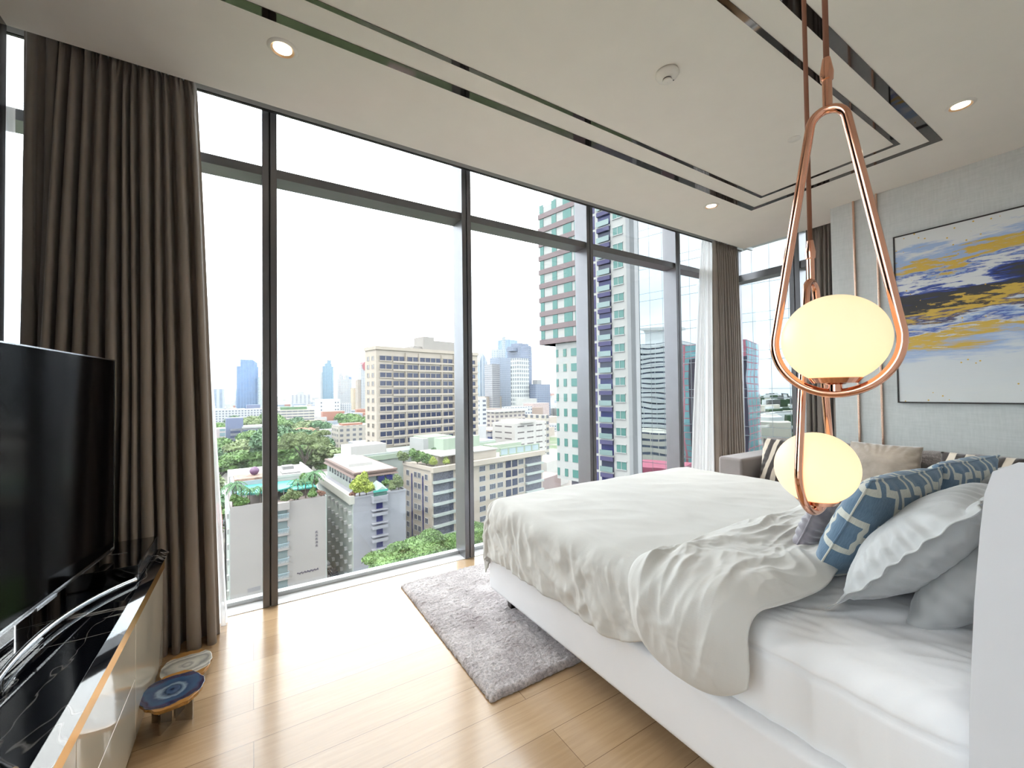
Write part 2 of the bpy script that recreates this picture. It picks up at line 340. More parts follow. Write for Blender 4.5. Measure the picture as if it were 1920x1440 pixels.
# ---- glazing
def mullion(x, y, horizontal=False):
    m = MB()
    m.box(x-.040, x-.004, 2.975, 3.15, 0.004, 3.25); m.box(x+.004, x+.040, 2.975, 3.15, .004, 3.25); m.box(x-.004, x+.004, 2.985, 3.15, .004, 3.25, 1)
    return m
win1 = empty('window_1', (0, 3.0, 0), kind='structure')
XM = [-2.58+1.335*0, -1.246, .089, 1.424, 2.745, 4.06]
for xx in (-1.246, .089, 1.440, 2.745, 4.065, 5.18):
    mullion(xx, 0).build('mullion', [mmull, mmull_d], win1, bevel=.002).location = (0, -3.0, 0)
ends = [-2.2, -1.246, .089, 1.440, 2.745, 4.065, 5.18, 5.40]
for a, b_ in zip(ends[:-1], ends[1:]):
    o = MB().box(a+.04, b_-.04, 2.995, 3.15, 2.665, 2.722).build('transom', mmull, win1, bevel=.002); o.location = (0, -3.0, 0)
    o = MB().box(a+.03, b_-.03, 3.125, 3.135, .01, 2.67).build('pane', mglass, win1); o.location = (0, -3, 0)
    o = MB().box(a+.03, b_-.03, 3.125, 3.135, 2.718, 3.25).build('pane', mglass, win1); o.location = (0, -3, 0)
    o = MB().box(a, b_, 3.10, 3.15, .004, .03).build('bottom_rail', mtrack, win1); o.location = (0, -3, 0)
hb = MB().box(-2.2, 5.3, 2.93, 2.95, 3.053, 3.25).box(-2.2, 5.3, 2.93, 2.95, 3.046, 3.053, 1)
hb.build('head_rail', [mtrack, mmull_d], win1, bevel=.002).location = (0, -3, 0)
win_added = empty('added_window_3', (-1.0, .1, 0), kind='structure')  # added window out of view, put in to brighten the room
for yy in (-.72, .12, .91):
    o = MB().box(-1.10, -.965, yy-.04, yy+.04, .06, 2.78).build('mullion', mmull, win_added, bevel=.002); o.location = (1.0, -.1, 0)
for a, b_ in ((-.68, .08), (.16, .87)):
    o = MB().box(-1.065, -1.055, a, b_, .06, 2.78).build('pane', mglass, win_added); o.location = (1.0, -.1, 0)
win2 = empty('window_2', (5.3, 2.4, 0), kind='structure')
def P2(m, name, mats, **k):
    o = m.build(name, mats, win2, **k); o.location = (-5.3, -2.4, 0); return o
for yy in (2.315,):
    P2(MB().box(5.23, 5.42, yy-.055, yy-.004, .004, 3.2).box(5.23, 5.42, yy+.004, yy+.055, .004, 3.2).box(5.24, 5.42, yy-.004, yy+.004, .004, 3.2, 1), 'mullion', [mmull, mmull_d], bevel=.002)
P2(MB().box(5.23, 5.42, 1.6, 1.66, .004, 3.2), 'mullion', mmull, bevel=.002)
P2(MB().box(5.36, 5.42, 3.02, 3.15, .004, 3.2), 'corner_post', mmull, bevel=.002)
for a, b_ in ((1.66, 2.26), (2.37, 3.02)):
    P2(MB().box(5.25, 5.42, a, b_, 2.65, 2.735), 'transom', mmull, bevel=.002)
    P2(MB().box(5.395, 5.405, a, b_, .01, 2.66), 'pane', mglass); P2(MB().box(5.395, 5.405, a, b_, 2.73, 3.1), 'pane', mglass)
P2(MB().box(5.18, 5.43, 1.6, 3.1, 3.09, 3.25), 'head_rail', mtrack)
P2(MB().box(5.37, 5.42, 1.6, 3.1, .004, .03), 'bottom_rail', mtrack)
# skirting and the slim rose-gold trims on the painting wall
struct('baseboard_right', MB().box(4.525, 4.54, -3.4, 1.695, 0, .1), mwall, bevel=.003)
for yy, lab, nb in ((1.518, 'slim rose-gold metal trim strip on the grey wall nearest the corner curtain', 0), (1.358, 'slim rose-gold metal trim strip on the grey wall nearest the painting', 1)):
    tag(MB().box(4.522, 4.541, yy-.007, yy+.007, .1, ZC).build('wall_trim_strip', mcopper2, bevel=.003), lab, 'wall trim', 'rose-gold wall trims')

# ================================================================ CURTAINS
def curtain(name, x0t, x1t, x0b, x1b, y0, npl, amp, label, mat, seed=1, z0=-.001, z1=2.99, axis='x', head=True, nu=420, sol=.003, tape=True, swing=0, pinch=1.0):
    rnd = random.Random(seed); ph = [0]
    for i in range(npl): ph.append(ph[-1]+rnd.uniform(.55, 1.5))
    tot = ph[-1]; ph = [p/tot for p in ph]; am = [rnd.uniform(.55, 1.15) for _ in range(npl+1)]; sk = [rnd.uniform(-.12, .12) for _ in range(npl+1)]
    def fold(s):
        for i in range(npl):
            if s <= ph[i+1]+1e-9:
                u = (s-ph[i])/(ph[i+1]-ph[i]); v = math.cos(2*PI*u); v = math.copysign(abs(v)**.7, v)
                a = am[i]*(1-u)+am[i+1]*u; return v*a, math.sin(4*PI*u)*.18*(ph[i+1]-ph[i])
        return 0, 0
    def f(u, v):
        z = z1+(z0-z1)*v; s = u; hv = min(1, v/.045)
        fa, fx = fold(s); fb, _ = fold((s*2.0) % 1.0)
        e = 1-math.exp(-v*3.0)
        k = (.45+.55*e)*pinch
        y = amp*(fa*k*(.35+.65*hv)+(1-hv)*.35*fb)+.012*N3(s*9, v*2.3, seed)*v
        if head: y += .010*(1-abs(2*min(1, v/.03)-1))*math.sin(s*npl*4*PI) if v < .03 else 0
        xx = (x0t+(x1t-x0t)*(s+fx*e))*(1-v**.8)+(x0b+(x1b-x0b)*(s+fx*e))*v**.8
        xx += .02*N3(s*5+3, v*3, seed+4)*e*math.sin(PI*s)
        yy = y0+y+swing*v
        return (xx, yy, z) if axis == 'x' else (yy, xx, z)
    o = MB().grid(f, nu, 60).build(name, mat, None, smooth=True, solid=sol)
    tag(o, label, 'curtain', 'full-length curtains' if 'sheer' not in label else None)
    return o
c1 = curtain('curtain', -.79, -.265, -.86, -.155, 2.815, 12, .072, 'wide taupe pleated curtain hanging left of the big window behind the television', mcurt, 3, z1=3.02, swing=-.06)
c0 = curtain('curtain', -.905, -.77, -.915, -.80, 2.80, 2, .035, 'narrow smooth dark taupe curtain at the far left edge, next to the wide pleated one', mcurt2, 11, z1=3.1, nu=120)
c2 = curtain('curtain', 4.55, 5.02, 4.52, 5.07, 2.85, 13, .05, 'taupe pleated curtain in the far room corner behind the sofa arm', mcurt, 5, z1=3.02)
c3 = curtain('curtain', 1.70, 2.14, 1.70, 2.19, 5.10, 9, .05, 'taupe curtain beside the grey painting wall, right of the corner window', mcurt2, 8, z1=3.02, axis='y')
curtain('sheer_curtain', 4.42, 4.62, 4.12, 4.62, 2.905, 7, .028, 'white sheer voile curtain gathered beside the taupe corner curtain', msheer, 9, z1=3.02, sol=0)
curtain('sheer_curtain', -.42, -.30, -.25, -.125, 2.90, 3, .02, 'thin strip of white sheer voile showing behind the wide left curtain hem', msheer, 19, z1=3.02, sol=0, nu=60)
curtain('sheer_curtain', -1.20, -.968, -1.25, -.968, 2.91, 6, .03, 'patterned white sheer voile at the extreme left beyond the dark curtain', msheer, 29, z1=3.02, sol=0, nu=80)
for a, b_ in ((-1.6, 4.95),):
    tag(MB().box(a, 5.3, 2.80, 2.83, 3.02, 3.05).build('curtain_track', mtrack), 'pale metal curtain track in the ceiling pocket along the big window', 'curtain track')

# ================================================================ CEILING FIXTURES
def downlight(loc, label):
    t_ = empty('recessed_downlight', loc, 0, label, 'ceiling light', 'recessed ceiling downlights')
    MB().lathe([(.050, -.007), (.060, -.006), (.066, -.001), (.066, .002)], 40, cap=False).build('trim_ring', mwhitepl, t_, smooth='angle')
    MB().lathe([(.040, -.0015), (.044, -.003), (.051, -.0072)], 40, cap=False).build('baffle', mbaffle, t_, smooth=True)
    MB().lathe([(.001, -.003), (.036, -.0028), (.041, -.001), (.041, .001)], 32).build('lens', mdl, t_, smooth='angle')
    l = bpy.data.lights.new('downlight_glow', 'SPOT'); l.energy = 14; l.color = (1, .8, .55); l.spot_size = math.radians(75); l.spot_blend = .8; l.shadow_soft_size = .03
    lo = bpy.data.objects.new('downlight_lamp', l); C.objects.link(lo); lo.parent = t_; lo.location = (0, 0, -.012)
    return t_
for p, lab in (((.122, 2.235, ZC), 'round warm ceiling downlight nearest the wide left curtain'), ((3.515, 2.216, ZC), 'round warm ceiling downlight near the far corner by the mirror inlay'), ((3.54, .66, ZC), 'round warm ceiling downlight above the painting')):
    downlight(p, lab)
sd_ = empty('smoke_detector', (1.835, 1.386, ZC), 0, 'round white smoke detector on the ceiling inside the mirror inlay frame', 'smoke detector')
MB().lathe([(.056, 0), (.058, -.012), (.052, -.024), (.036, -.034), (.001, -.036)], 40).build('base', mwhitepl, sd_, smooth=True)
MB().lathe([(.022, -.030), (.022, -.042)], 24).build('sensor_slot', mmull_d, sd_, smooth='angle')
MB().lathe([(.024, -.042), (.025, -.049), (.001, -.053)], 24).build('sensor_cap', mwhitepl, sd_, smooth='angle')
MB().lathe([(.003, 0), (.0035, -.003), (.001, -.0035)], 10, (.034, -.012, -.033)).build('indicator', mmull_d, sd_)
cv = empty('concealed_sprinkler_cover', (3.05, 1.33, ZC), 0, 'small flat round white cover plate on the ceiling near the far end', 'sprinkler')
MB().lathe([(.036, 0), (.038, -.003), (.034, -.006), (.001, -.007)], 32).build('cover_plate', mwhitepl, cv, smooth='angle')

# ================================================================ PENDANT LAMPS
def pendant(loc, zc, rz, k, label):
    """teardrop copper loop round an opal globe; k scales the loop, zc is the globe centre height"""
    P = empty('pendant_lamp', (loc[0], loc[1], 0), rz, label, 'pendant lamp', 'copper loop pendant lamps')
    R = .102*k; zb = zc-.004; pts = []
    ztop = zc+.470*k; rtp = .030*k
    for i in range(33):                                    # bottom arc, slightly egg shaped
        a = PI+PI*i/32; pts.append((R*math.cos(a), 0, zb+R*1.03*math.sin(a)))
    # tangent up to the small top arc
    ang = math.asin((R-rtp)/((ztop-rtp)-zb)); 
    n = 10
    for i in range(1, 4): a = ang*i/4; pts.append((R*math.cos(a), 0, zb+R*math.sin(a)))
    a0 = ang
    for i in range(1, 14):
        f_ = i/14; p0 = Vector((R*math.cos(a0), 0, zb+R*math.sin(a0))); p1 = Vector((rtp*math.cos(a0), 0, ztop-rtp+rtp*math.sin(a0))); pts.append(p0.lerp(p1, f_))
    for i in range(17):
        a = a0+(PI-2*a0)*i/16; pts.append((rtp*math.cos(a), 0, ztop-rtp+rtp*math.sin(a)))
    for i in range(1, 14):
        f_ = i/14; p1 = Vector((-R*math.cos(a0), 0, zb+R*math.sin(a0))); p0 = Vector((-rtp*math.cos(a0), 0, ztop-rtp+rtp*math.sin(a0))); pts.append(p0.lerp(p1, f_))
    for i in range(3, 0, -1): a = ang*i/4; pts.append((-R*math.cos(a), 0, zb+R*math.sin(a)))
    MB().tube(pts, .0088, 16, closed=True).build('loop_frame', mcopper, P, smooth=True)
    r = .09; prof = []
    for i in range(33):
        a = -math.acos(.42)*0-PI/2*.80+(PI/2*1.80)*i/32; prof.append((max(.0008, r*math.cos(a)), zc+r*.985*math.sin(a)))
    MB().lathe(prof, 56).build('globe_shade', mopal, P, smooth=True)
    zr = prof[0][1]; rr = prof[0][0]
    MB().lathe([(.001, zr-.006), (rr+.010, zr-.004), (rr+.018, zr+.006), (rr+.016, zr+.007), (rr+.004, zr+.001), (.001, zr-.001)], 48).build('holder_dish', mcopper, P, smooth='angle')
    MB().lathe([(.012, zb-R*1.03+.004), (.012, zr-.004)], 20).lathe([(.016, zr-.007), (.02, zr-.0045)], 20).build('holder_stem', mcopper, P, smooth='angle')
    MB().lathe([(.001, zr+.004), (.012, zr+.006), (.021, zr+.028), (.023, zr+.045), (.016, zr+.062), (.001, zr+.070)], 24).build('bulb', mbulb, P, smooth=True)
    l = bpy.data.lights.new('pendant_glow', 'POINT'); l.energy = .20; l.color = (1, .82, .56); l.shadow_soft_size = .03
    lo = bpy.data.objects.new('bulb_light', l); C.objects.link(lo); lo.parent = P; lo.location = (0, 0, zc-.005)
    MB().lathe([(.0085, ztop+.004), (.0085, ztop+.058), (.011, ztop+.060), (.012, ztop+.075), (.007, ztop+.105)], 20).build('cord_cap', mcopper, P, smooth='angle')
    MB().tube([(0, 0, ztop+.10), (0, 0, 2.4), (0, 0, ZC)], .0052, 10).build('cord', mcord, P, smooth=True)
    MB().lathe([(.05, ZC-.001), (.05, ZC-.022), (.012, ZC-.028)], 32).build('ceiling_rose', mcopper, P, smooth='angle')
    return P
pendant((.997, .372), 1.397, math.radians(20.6-90), 1.0, 'copper loop pendant with a large glowing opal globe, the higher and nearer of two')
pendant((1.205, .495), 1.098, math.radians(3), 1.0, 'copper loop pendant with opal globe seen edge-on, the lower of the two')

# ================================================================ PAINTING
pt = empty('framed_painting', (4.54, 1.25, 1.166), 0, 'large framed abstract painting in blue, gold and white on the grey wall', 'painting')
Wd, Hd = 1.9, 1.37
MB().box(-.030, -.004, -Wd+.01, -.01, .01, Hd-.01).build('canvas', mpaint, pt)
fm = MB(); fm.box(-.036, -.002, -Wd, 0, 0, .010).box(-.036, -.002, -Wd, 0, Hd-.010, Hd).box(-.036, -.002, -.010, 0, .01, Hd-.01).box(-.036, -.002, -Wd, -Wd+.01, .01, Hd-.01)
fm.build('frame', mdarkwood, pt, bevel=.0015)

# ================================================================ MEDIA CONSOLE
cs = empty('media_console', (-.60, 1.2, 0), 0, 'long cream lacquer media console with black veined marble top and gold strip', 'media console')
def Q(m, name, mat, par=cs, **k):
    o = m.build(name, mat, par, **k); o.location = (.60, -1.2, 0) if par == cs else (0, 0, 0); return o
Q(MB().box(-.922, -.395, -.45, 2.60, .02, .535), 'body', mcream)
Q(MB().box(-.922, -.352, -.46, 2.645, .5345, .5365).prism([(-.922, -.46), (-.382, -.46), (-.382, 2.645), (-.922, 2.645)], .5365, .5565), 'marble_top', mmarble, bevel=.002)
Q(MB().add([(-.352, -.46, .5365), (-.382, -.46, .5565), (-.382, 2.645, .5565), (-.352, 2.645, .5365)], [(0, 1, 2, 3)]), 'top_chamfer', mmarble)
Q(MB().box(-.40, -.364, -.45, 2.615, .470, .5345), 'gold_strip', mgold, bevel=.001)
ys = [-.45, .23, .84, 1.455, 2.065, 2.615]
for i, (a, b_) in enumerate(zip(ys[:-1], ys[1:])):
    if i == 4:
        Q(MB().box(-.392, -.370, a+.002, b_-.0, .035, .467), 'door', mcream, bevel=.0015)
    else:
        Q(MB().box(-.392, -.370, a+.002, b_-.002, .262, .467), 'drawer', mcream, bevel=.0015)
        Q(MB().box(-.392, -.370, a+.002, b_-.002, .035, .258), 'drawer', mcream, bevel=.0015)
Q(MB().box(-.922, -.372, 2.595, 2.62, .02, .534), 'end_panel', mcream, bevel=.0015)
Q(MB().box(-.90, -.42, -.40, 2.56, 0, .03), 'plinth', mmull_d)

# TV
ta = math.radians(83.2)
tv = empty('television', (-.505, 2.42, .5565), ta-PI/2, 'large flat black television standing on the marble-topped console', 'television')
# local frame: -y along the set, +x is the screen side
TL, TB, TT = 1.45, .094, .90
MB().box(-.034, -.004, -TL, 0, TB, TT).box(-.07, -.03, -TL+.25, -.25, TB+.05, TT-.2).build('casing', mblackglass, tv, bevel=.002)
MB().box(-.003, .0005, -TL+.004, -.006, TB+.012, TT-.005).build('screen', mscreen, tv)
bz = MB().box(-.006, .002, -TL, 0, TT-.004, TT+.0005).box(-.006, .002, -.004, .0005, TB, TT).box(-.006, .002, -TL, -TL+.004, TB, TT).box(-.006, .002, -TL, 0, TB-.002, TB+.004)
bz.build('bezel', mchrome, tv)
MB().box(-.004, .006, -.55, -.44, TB-.008, TB+.003).build('logo_tab', mchrome, tv, bevel=.001)
Rz = Matrix.Rotation(-(ta-PI/2), 3, 'Z')
def tl(p): return Rz @ (Vector(p)-Vector((-.505, 2.42, .5565)))
arc = []
for i in range(33):
    u = -1+2*i/32; arc.append(tl((-.565+.11*u*u+.055*u**4, 1.72+.50*u, .5745-.004*u*u)))
MB().tube(arc, .0095, 14).build('stand_foot', mchrome, tv, smooth='angle')
MB().box(-.05, -.01, -.80, -.62, .012, TB+.06).build('stand_neck', mblackglass, tv, bevel=.004)
MB().box(-.055, .03, -.85, -.57, .0008, .014).build('stand_plate', mblackglass, tv, bevel=.003)

def gbox(x0, x1, y0, y1, z0, z1, name, label, cat):
    r = empty(name, ((x0+x1)/2, (y0+y1)/2, z0), 0, label, cat)
    dx, dy, h = (x1-x0)/2, (y1-y0)/2, z1-z0
    MB().box(-dx, dx-.004, -dy, dy, .003, h).build('casing', mblackglass, r, bevel=.0015)
    MB().box(dx-.004, dx, -dy, dy, .003, h).build('front_panel', pm('mirror_black_panel', (.30, .34, .40), .05, .9), r, bevel=.001)
    MB().box(-.03, .03, -.004, .004, h, h+.0008).build('logo_bar', mchrome, r)
    for sx in (-1, 1):
        for sy in (-1, 1): MB().lathe([(.008, -.0), (.008, .004)], 10, (sx*(dx-.02), sy*(dy-.02), 0)).build('rubber_foot', mmull_d, r)
    return r
gbox(-.60, -.392, 2.235, 2.642, .5565, .622, 'media_player', 'glossy black media box at the window end of the marble console', 'media player')
rc = empty('remote_control', (-.565, 1.62, .5565), .3, 'black remote control lying on the marble behind the curved television foot', 'remote control')
MB().box(-.018, .018, -.06, .06, .0005, .014).build('casing', mblackglass, rc, bevel=.004)
for i in range(3): MB().lathe([(.004, .014), (.004, .0155)], 10, (0, -.03+.025*i, 0)).build('button', mchrome, rc)

# agate stools
def agate_table(loc, rx, ry, h, mtop, label, seed):
    r = empty('agate_side_table', (loc[0], loc[1], 0), .15, label, 'side table', 'agate slice tables beside the console')
    rnd = random.Random(seed); pts = []
    for i in range(72):
        a = 2*PI*i/72; k = 1+.09*N3(math.cos(a)*1.4+seed, math.sin(a)*1.4)+.05*N3(math.cos(a)*5+seed, math.sin(a)*5)
        pts.append((rx*k*math.cos(a), ry*k*math.sin(a)))
    MB().prism(pts, h-.014, h).build('agate_slab', [mtop], r, bevel=.002)
    pl = [(x*1.006, y*1.006) for x, y in pts]
    MB().prism(pl, h-.012, h-.003).build('gilt_rim', pm('rough_gilt_edge', (.42, .22, .06), .4, .5, var=.4, scale=60), r)
    b2 = empty
    for q in range(4):
        a = PI/4+PI/2*q+.2; c_, s_ = math.cos(a), math.sin(a); w_ = .030
        MB().prism([(c_*.012-s_*.004, s_*.012+c_*.004), (c_*.075-s_*.004, s_*.075+c_*.004), (c_*.075+s_*.004, s_*.075-c_*.004), (c_*.012+s_*.004, s_*.012-c_*.004)], 0, h-.014).build('base_fin', mirrsteel, r)
    return r
mirrsteel = pm('mirror_steel', (.55, .52, .48), .05, 1)
agate_table((-.275, 2.165), .098, .125, .125, magb, 'low side table with blue and white agate slice top on mirrored fins', 2)
agate_table((-.262, 2.475), .095, .13, .05, magw, 'white and grey agate slice table close to the curtain hem', 5)

# ================================================================ RUG
def rugf():
    m = MB(); nu, nv = 90, 230; x0, x1, y0, y1 = .84, 3.6, 1.553, 2.80
    def f(u, v):
        x = x0+(x1-x0)*u; y = y0+(y1-y0)*v; e = min(u*(x1-x0), (1-u)*(x1-x0), v*(y1-y0), (1-v)*(y1-y0))
        k = min(1, (e/.02))**.5 if e > 0 else 0
        return (x+.004*N3(x*60, y*60), y+.004*N3(x*60, y*60, 9), .003+.022*k*(1+.25*N3(x*40, y*40, 3)))
    m.grid(f, nu*3, nv)
    return m
rg = rugf().build('rug', mrug, None, smooth=True, solid=.006)
tag(rg, 'mauve-grey shaggy rug lying on the oak floor under the foot of the bed', 'rug')
tx = bpy.data.textures.new('rug_pile', 'CLOUDS'); tx.noise_scale = .012
dm = rg.modifiers.new('pile', 'DISPLACE'); dm.texture = tx; dm.strength = .010; dm.mid_level = .5; dm.texture_coords = 'LOCAL'

# ================================================================ BED
BX0, BX1, BY0, BY1 = 1.20, 3.10, .21, 2.235
bed = empty('bed', (2.15, 1.2, 0), 0, 'white upholstered double bed frame with padded headboard and dark tapered feet', 'bed')
def B(m, name, mat, **k):
    o = m.build(name, mat, bed, **k); o.location = (-2.15, -1.2, 0); return o
def rail(x0, x1, y0, y1): return MB().box(x0, x1, y0, y1, .12, .365)
B(rail(BX0, BX0+.075, BY0, BY1), 'side_rail', mleather, bevel=.03, seg=5)
B(rail(BX1-.075, BX1, BY0, BY1), 'side_rail', mleather, bevel=.03, seg=5)
B(rail(BX0+.03, BX1-.03, BY1-.075, BY1), 'foot_rail', mleather, bevel=.03, seg=5)
B(MB().box(BX0+.06, BX1-.06, BY0, BY1-.06, .2, .30), 'slat_base', mleather2)
hb_ = MB()
def hbf(side):
    prof = [(.214, .10), (.214, .45), (.209, .69), (.198, .90), (.188, 1.03), (.181, 1.10), (.172, 1.135), (.15, 1.15), (.08, 1.155), (.05, 1.15), (.035, 1.12), (.035, .10)]
    return prof
pr_ = hbf(0); n_ = len(pr_)
vs = [(1.13, y, z) for y, z in pr_]+[(3.20, y, z) for y, z in pr_]
hb_.add(vs, [tuple(range(n_)), tuple(range(2*n_-1, n_-1, -1))]+[(i, (i+1) % n_, n_+(i+1) % n_, n_+i) for i in range(n_)])
B(hb_, 'headboard', mleather2, bevel=.016, seg=5)
for x, y in ((BX0+.10, BY1-.11), (BX1-.10, BY1-.11), (BX0+.09, .45), (BX1-.09, .45)):
    m = MB(); z1 = .125; a, c_ = .028, .018
    m.add([(x-a, y-a, z1), (x+a, y-a, z1), (x+a, y+a, z1), (x-a, y+a, z1), (x-c_, y-c_, .026), (x+c_, y-c_, .026), (x+c_, y+c_, .026), (x-c_, y+c_, .026)],
          [(0, 1, 2, 3), (7, 6, 5, 4), (0, 4, 5, 1), (1, 5, 6, 2), (2, 6, 7, 3), (3, 7, 4, 0)])
    if y < 1: m.v = [(p[0], p[1], p[2]-.0255 if p[2] < .1 else p[2]) for p in m.v]
    B(m, 'foot', mdarkwood, bevel=.002)

# mattress with fitted sheet: rounded box with wrinkles and a topper seam
mt = empty('mattress', (2.15, 1.2, .30), 0, 'thick mattress in a wrinkled white fitted sheet on the bed frame', 'mattress')
X0, X1, Y0, Y1 = 1.235, 3.065, .225, 2.185
def mat_side(u, v):
    """u runs round the perimeter, v from bottom to the inner top"""
    per = [(X0, Y0), (X0, Y1), (X1, Y1), (X1, Y0)]; L = [Y1-Y0, X1-X0, Y1-Y0, X1-X0]; tot = sum(L); s = (u % 1)*tot; i = 0
    while s > L[i] and i < 3: s -= L[i]; i += 1
    a, b_ = Vector(per[i]), Vector(per[(i+1) % 4]); p = a.lerp(b_, s/L[i]); c_ = Vector(((X0+X1)/2, (Y0+Y1)/2))
    return p
def mattress():
    m = MB(); r = .075; zt = .612
    hx, hy = (X1-X0)/2, (Y1-Y0)/2; cx, cy = (X0+X1)/2, (Y0+Y1)/2
    def f(u, v):
        # parametrise: drape grid from -edge to +edge with overflow going down
        ex = .24; a = -hx-ex+(2*hx+2*ex)*u; b_ = -hy-ex+(2*hy+2*ex)*v
        ix, iy = hx-r, hy-r
        kx = max(-ix, min(ix, a)); ky = max(-iy, min(iy, b_)); ox, oy = a-kx, b_-ky; d = math.hypot(ox, oy)
        if d > 1e-6:
            q = max(abs(ox), abs(oy)); dx, dy = ox/d, oy/d; d = q
        else: dx = dy = 0
        if d < r*PI/2: out, dr = r*math.sin(d/r), r*(1-math.cos(d/r))
        else: out, dr = r, r+(d-r*PI/2)*1.3
        x, y = cx+kx+dx*out, cy+ky+dy*out
        z = zt-dr
        wr = .0060*(abs(N3((x*.8+y)*7, (x-y)*2.0, 2))*2-.6)+.0035*(1-abs(N3((x+y*.6)*16+2*N3(x*3, y*3), (x-y)*4, 5))*3)+.0015*N3(x*34, y*20, 5)
        seam = -.010*math.exp(-((z-.545)/.006)**2) if d > r*1.2 else 0
        side = min(1, d/r)
        z += wr*(1-side); rr = (wr*1.2+seam)*side
        return (x+dx*rr, y+dy*rr, max(z, .306))
    return m.grid(f, 260, 280)
o = mattress().build('fitted_sheet', msheet, mt, smooth=True); o.location = (-2.15, -1.2, -.30)
o = MB().box(X0+.03, X1-.03, Y0+.03, Y1-.03, .302, .585).build('mattress_core', msheet, mt, bevel=.02); o.location = (-2.15, -1.2, -.30)

# duvet
def drape(px, py, zt, r, x0, x1, y1, off=0.0, hug=0.0):
    """flat cloth point -> position on the bed with its outward normal"""
    kx = max(x0+r, min(x1-r, px)); ky = min(y1-r, py); ox, oy = px-kx, py-ky; d = math.hypot(ox, oy)
    if d < 1e-9: return Vector((px, py, zt+off)), Vector((0, 0, 1)), 0, 0
    dx, dy = ox/d, oy/d
    if d < r*PI/2:
        a = d/r; p = Vector((kx+dx*r*math.sin(a), ky+dy*r*math.sin(a), zt-r*(1-math.cos(a)))); n = Vector((dx*math.sin(a), dy*math.sin(a), math.cos(a)))
    else:
        h = d-r*PI/2; p = Vector((kx+dx*(r+.06*h), ky+dy*(r+.06*h), zt-r-h)); n = Vector((dx, dy, 0))
    return p+n*off, n, d, math.atan2(dy, dx)
def ridged(x, y, s=0): return 1-abs(N3(x, y, s))*2.4
def duvet():
    def f(u, v):
        lo_ = .905+.09*max(0, 1-v*7)**1.5; px = lo_+(3.395-lo_)*u; py = 1.0+(2.50-1.0)*v
        p, n, d, ang = drape(px, py, .655, .085, 1.185, 3.115, 2.25)
        hang = min(1, max(0, d-.03)/.16)
        # tangential coordinate along the hem
        tcoord = py if abs(math.cos(ang)) > .8 and d > 0 else px
        corner = max(0, 1-abs(abs(ang)-3*PI/4)/.9) if d > 0 else 0
        tw = tcoord*9+2.0*N3(px*2, py*2, 4)
        h = hang*(.013*ridged(tw*.42+d*4*N3(px*3, py*3, 8), d*3.2, 1)+.009*ridged(tw*1.5+d*9, d*7, 7)-.010)
        h += hang*.022*math.sin(ang*14)*corner
        top = 1-hang
        h += top*(.010*N3(px*1.6, py*2.2, 3)+.004*N3(px*5, py*6, 6)+.0022*ridged(px*3+py*5, (px-py)*2, 8))
        h += .0035*N3(px*16, py*16, 5)*(.25+.75*hang)+.0022*ridged(px*24+3*N3(px*6, py*6), py*30, 2)*hang
        q = p+n*h
        q.z += top*.012*math.sin(PI*min(1, max(0, (px-1.2)/1.9)))
        if d > 0 and u < .5: q.z += .012*N3(py*5, 3.3)*hang
        return q
    return MB().grid(f, 330, 230)
dv = empty('duvet', (2.15, 1.6, .65), 0, 'light grey linen duvet spread over the bed, turned back towards the pillows', 'duvet')
o = duvet().build('duvet_cover', mlinen, dv, smooth=True, solid=.008); o.location = (-2.15, -1.6, -.65)
def foldback():
    m = MB(); nu, nv = 300, 150
    def pos(u, v, k):
        px = .925+(3.16-.925)*u; hs = 1-min(1, max(0, (px-.925)/.30))          # how far down the near side
        ya = .635-.05*hs*0+.05*N3(px*3, .2)+.075*(px-1.2)*.0+.03*hs
        yb = 1.10+.03*N3(px*2.5, 7)-.03*hs**2.2
        py = ya+(yb-ya)*v; lo = .915+.085*abs(2*v-1)**2.6; px = lo+(3.16-lo)*u
        e = 2*v-1; th = .058*(1-abs(e)**5)*(.85+.15*N3(px*2, v*2, 3))
        eu = min(1, u*14); th *= eu**.5
        p, n, d, ang = drape(px, py, .668, .085, 1.165, 3.15, 9)
        hang = min(1, max(0, d-.02)/.14)
        if k == 0: return p-n*.004
        hx_ = px*2.2+py*1.2
        h = (1-hang)*(.018*ridged(py*6+N3(px*1.7, py*2)*2.6, px*1.5, 1)+.009*ridged(py*15+2.0*N3(px*3, py*4), px*3.6, 4)-.012)
        h += hang*(.020*ridged(py*7+N3(px*4, py)*.8, px*2, 2)+.010*ridged(py*18+px*6, px*5, 5)-.014)
        h += .0025*N3(px*18, py*18, 5)+.0025*ridged(px*16+3*N3(px*5, py*5), py*22, 2)
        return p+n*(max(.002, th+h*(1-abs(e)**6)*eu))
    for k in (1, 0): m.grid(lambda u, v: pos(u, v, k), nu, nv)
    return m
fb = foldback(); a = 301; nb = a*151
for i in range(300):
    fb.add([], []); 
    fb.f += [(i, i+1, nb+i+1, nb+i), (150*a+i, 150*a+i+1, nb+150*a+i+1, nb+150*a+i)]; fb.m += [0, 0]
for j in range(150):
    fb.f += [(j*a, (j+1)*a, nb+(j+1)*a, nb+j*a), (j*a+300, (j+1)*a+300, nb+(j+1)*a+300, nb+j*a+300)]; fb.m += [0, 0]
o = fb.build('turned_back_end', mlinen, dv, smooth=True); o.location = (-2.15, -1.6, -.65)

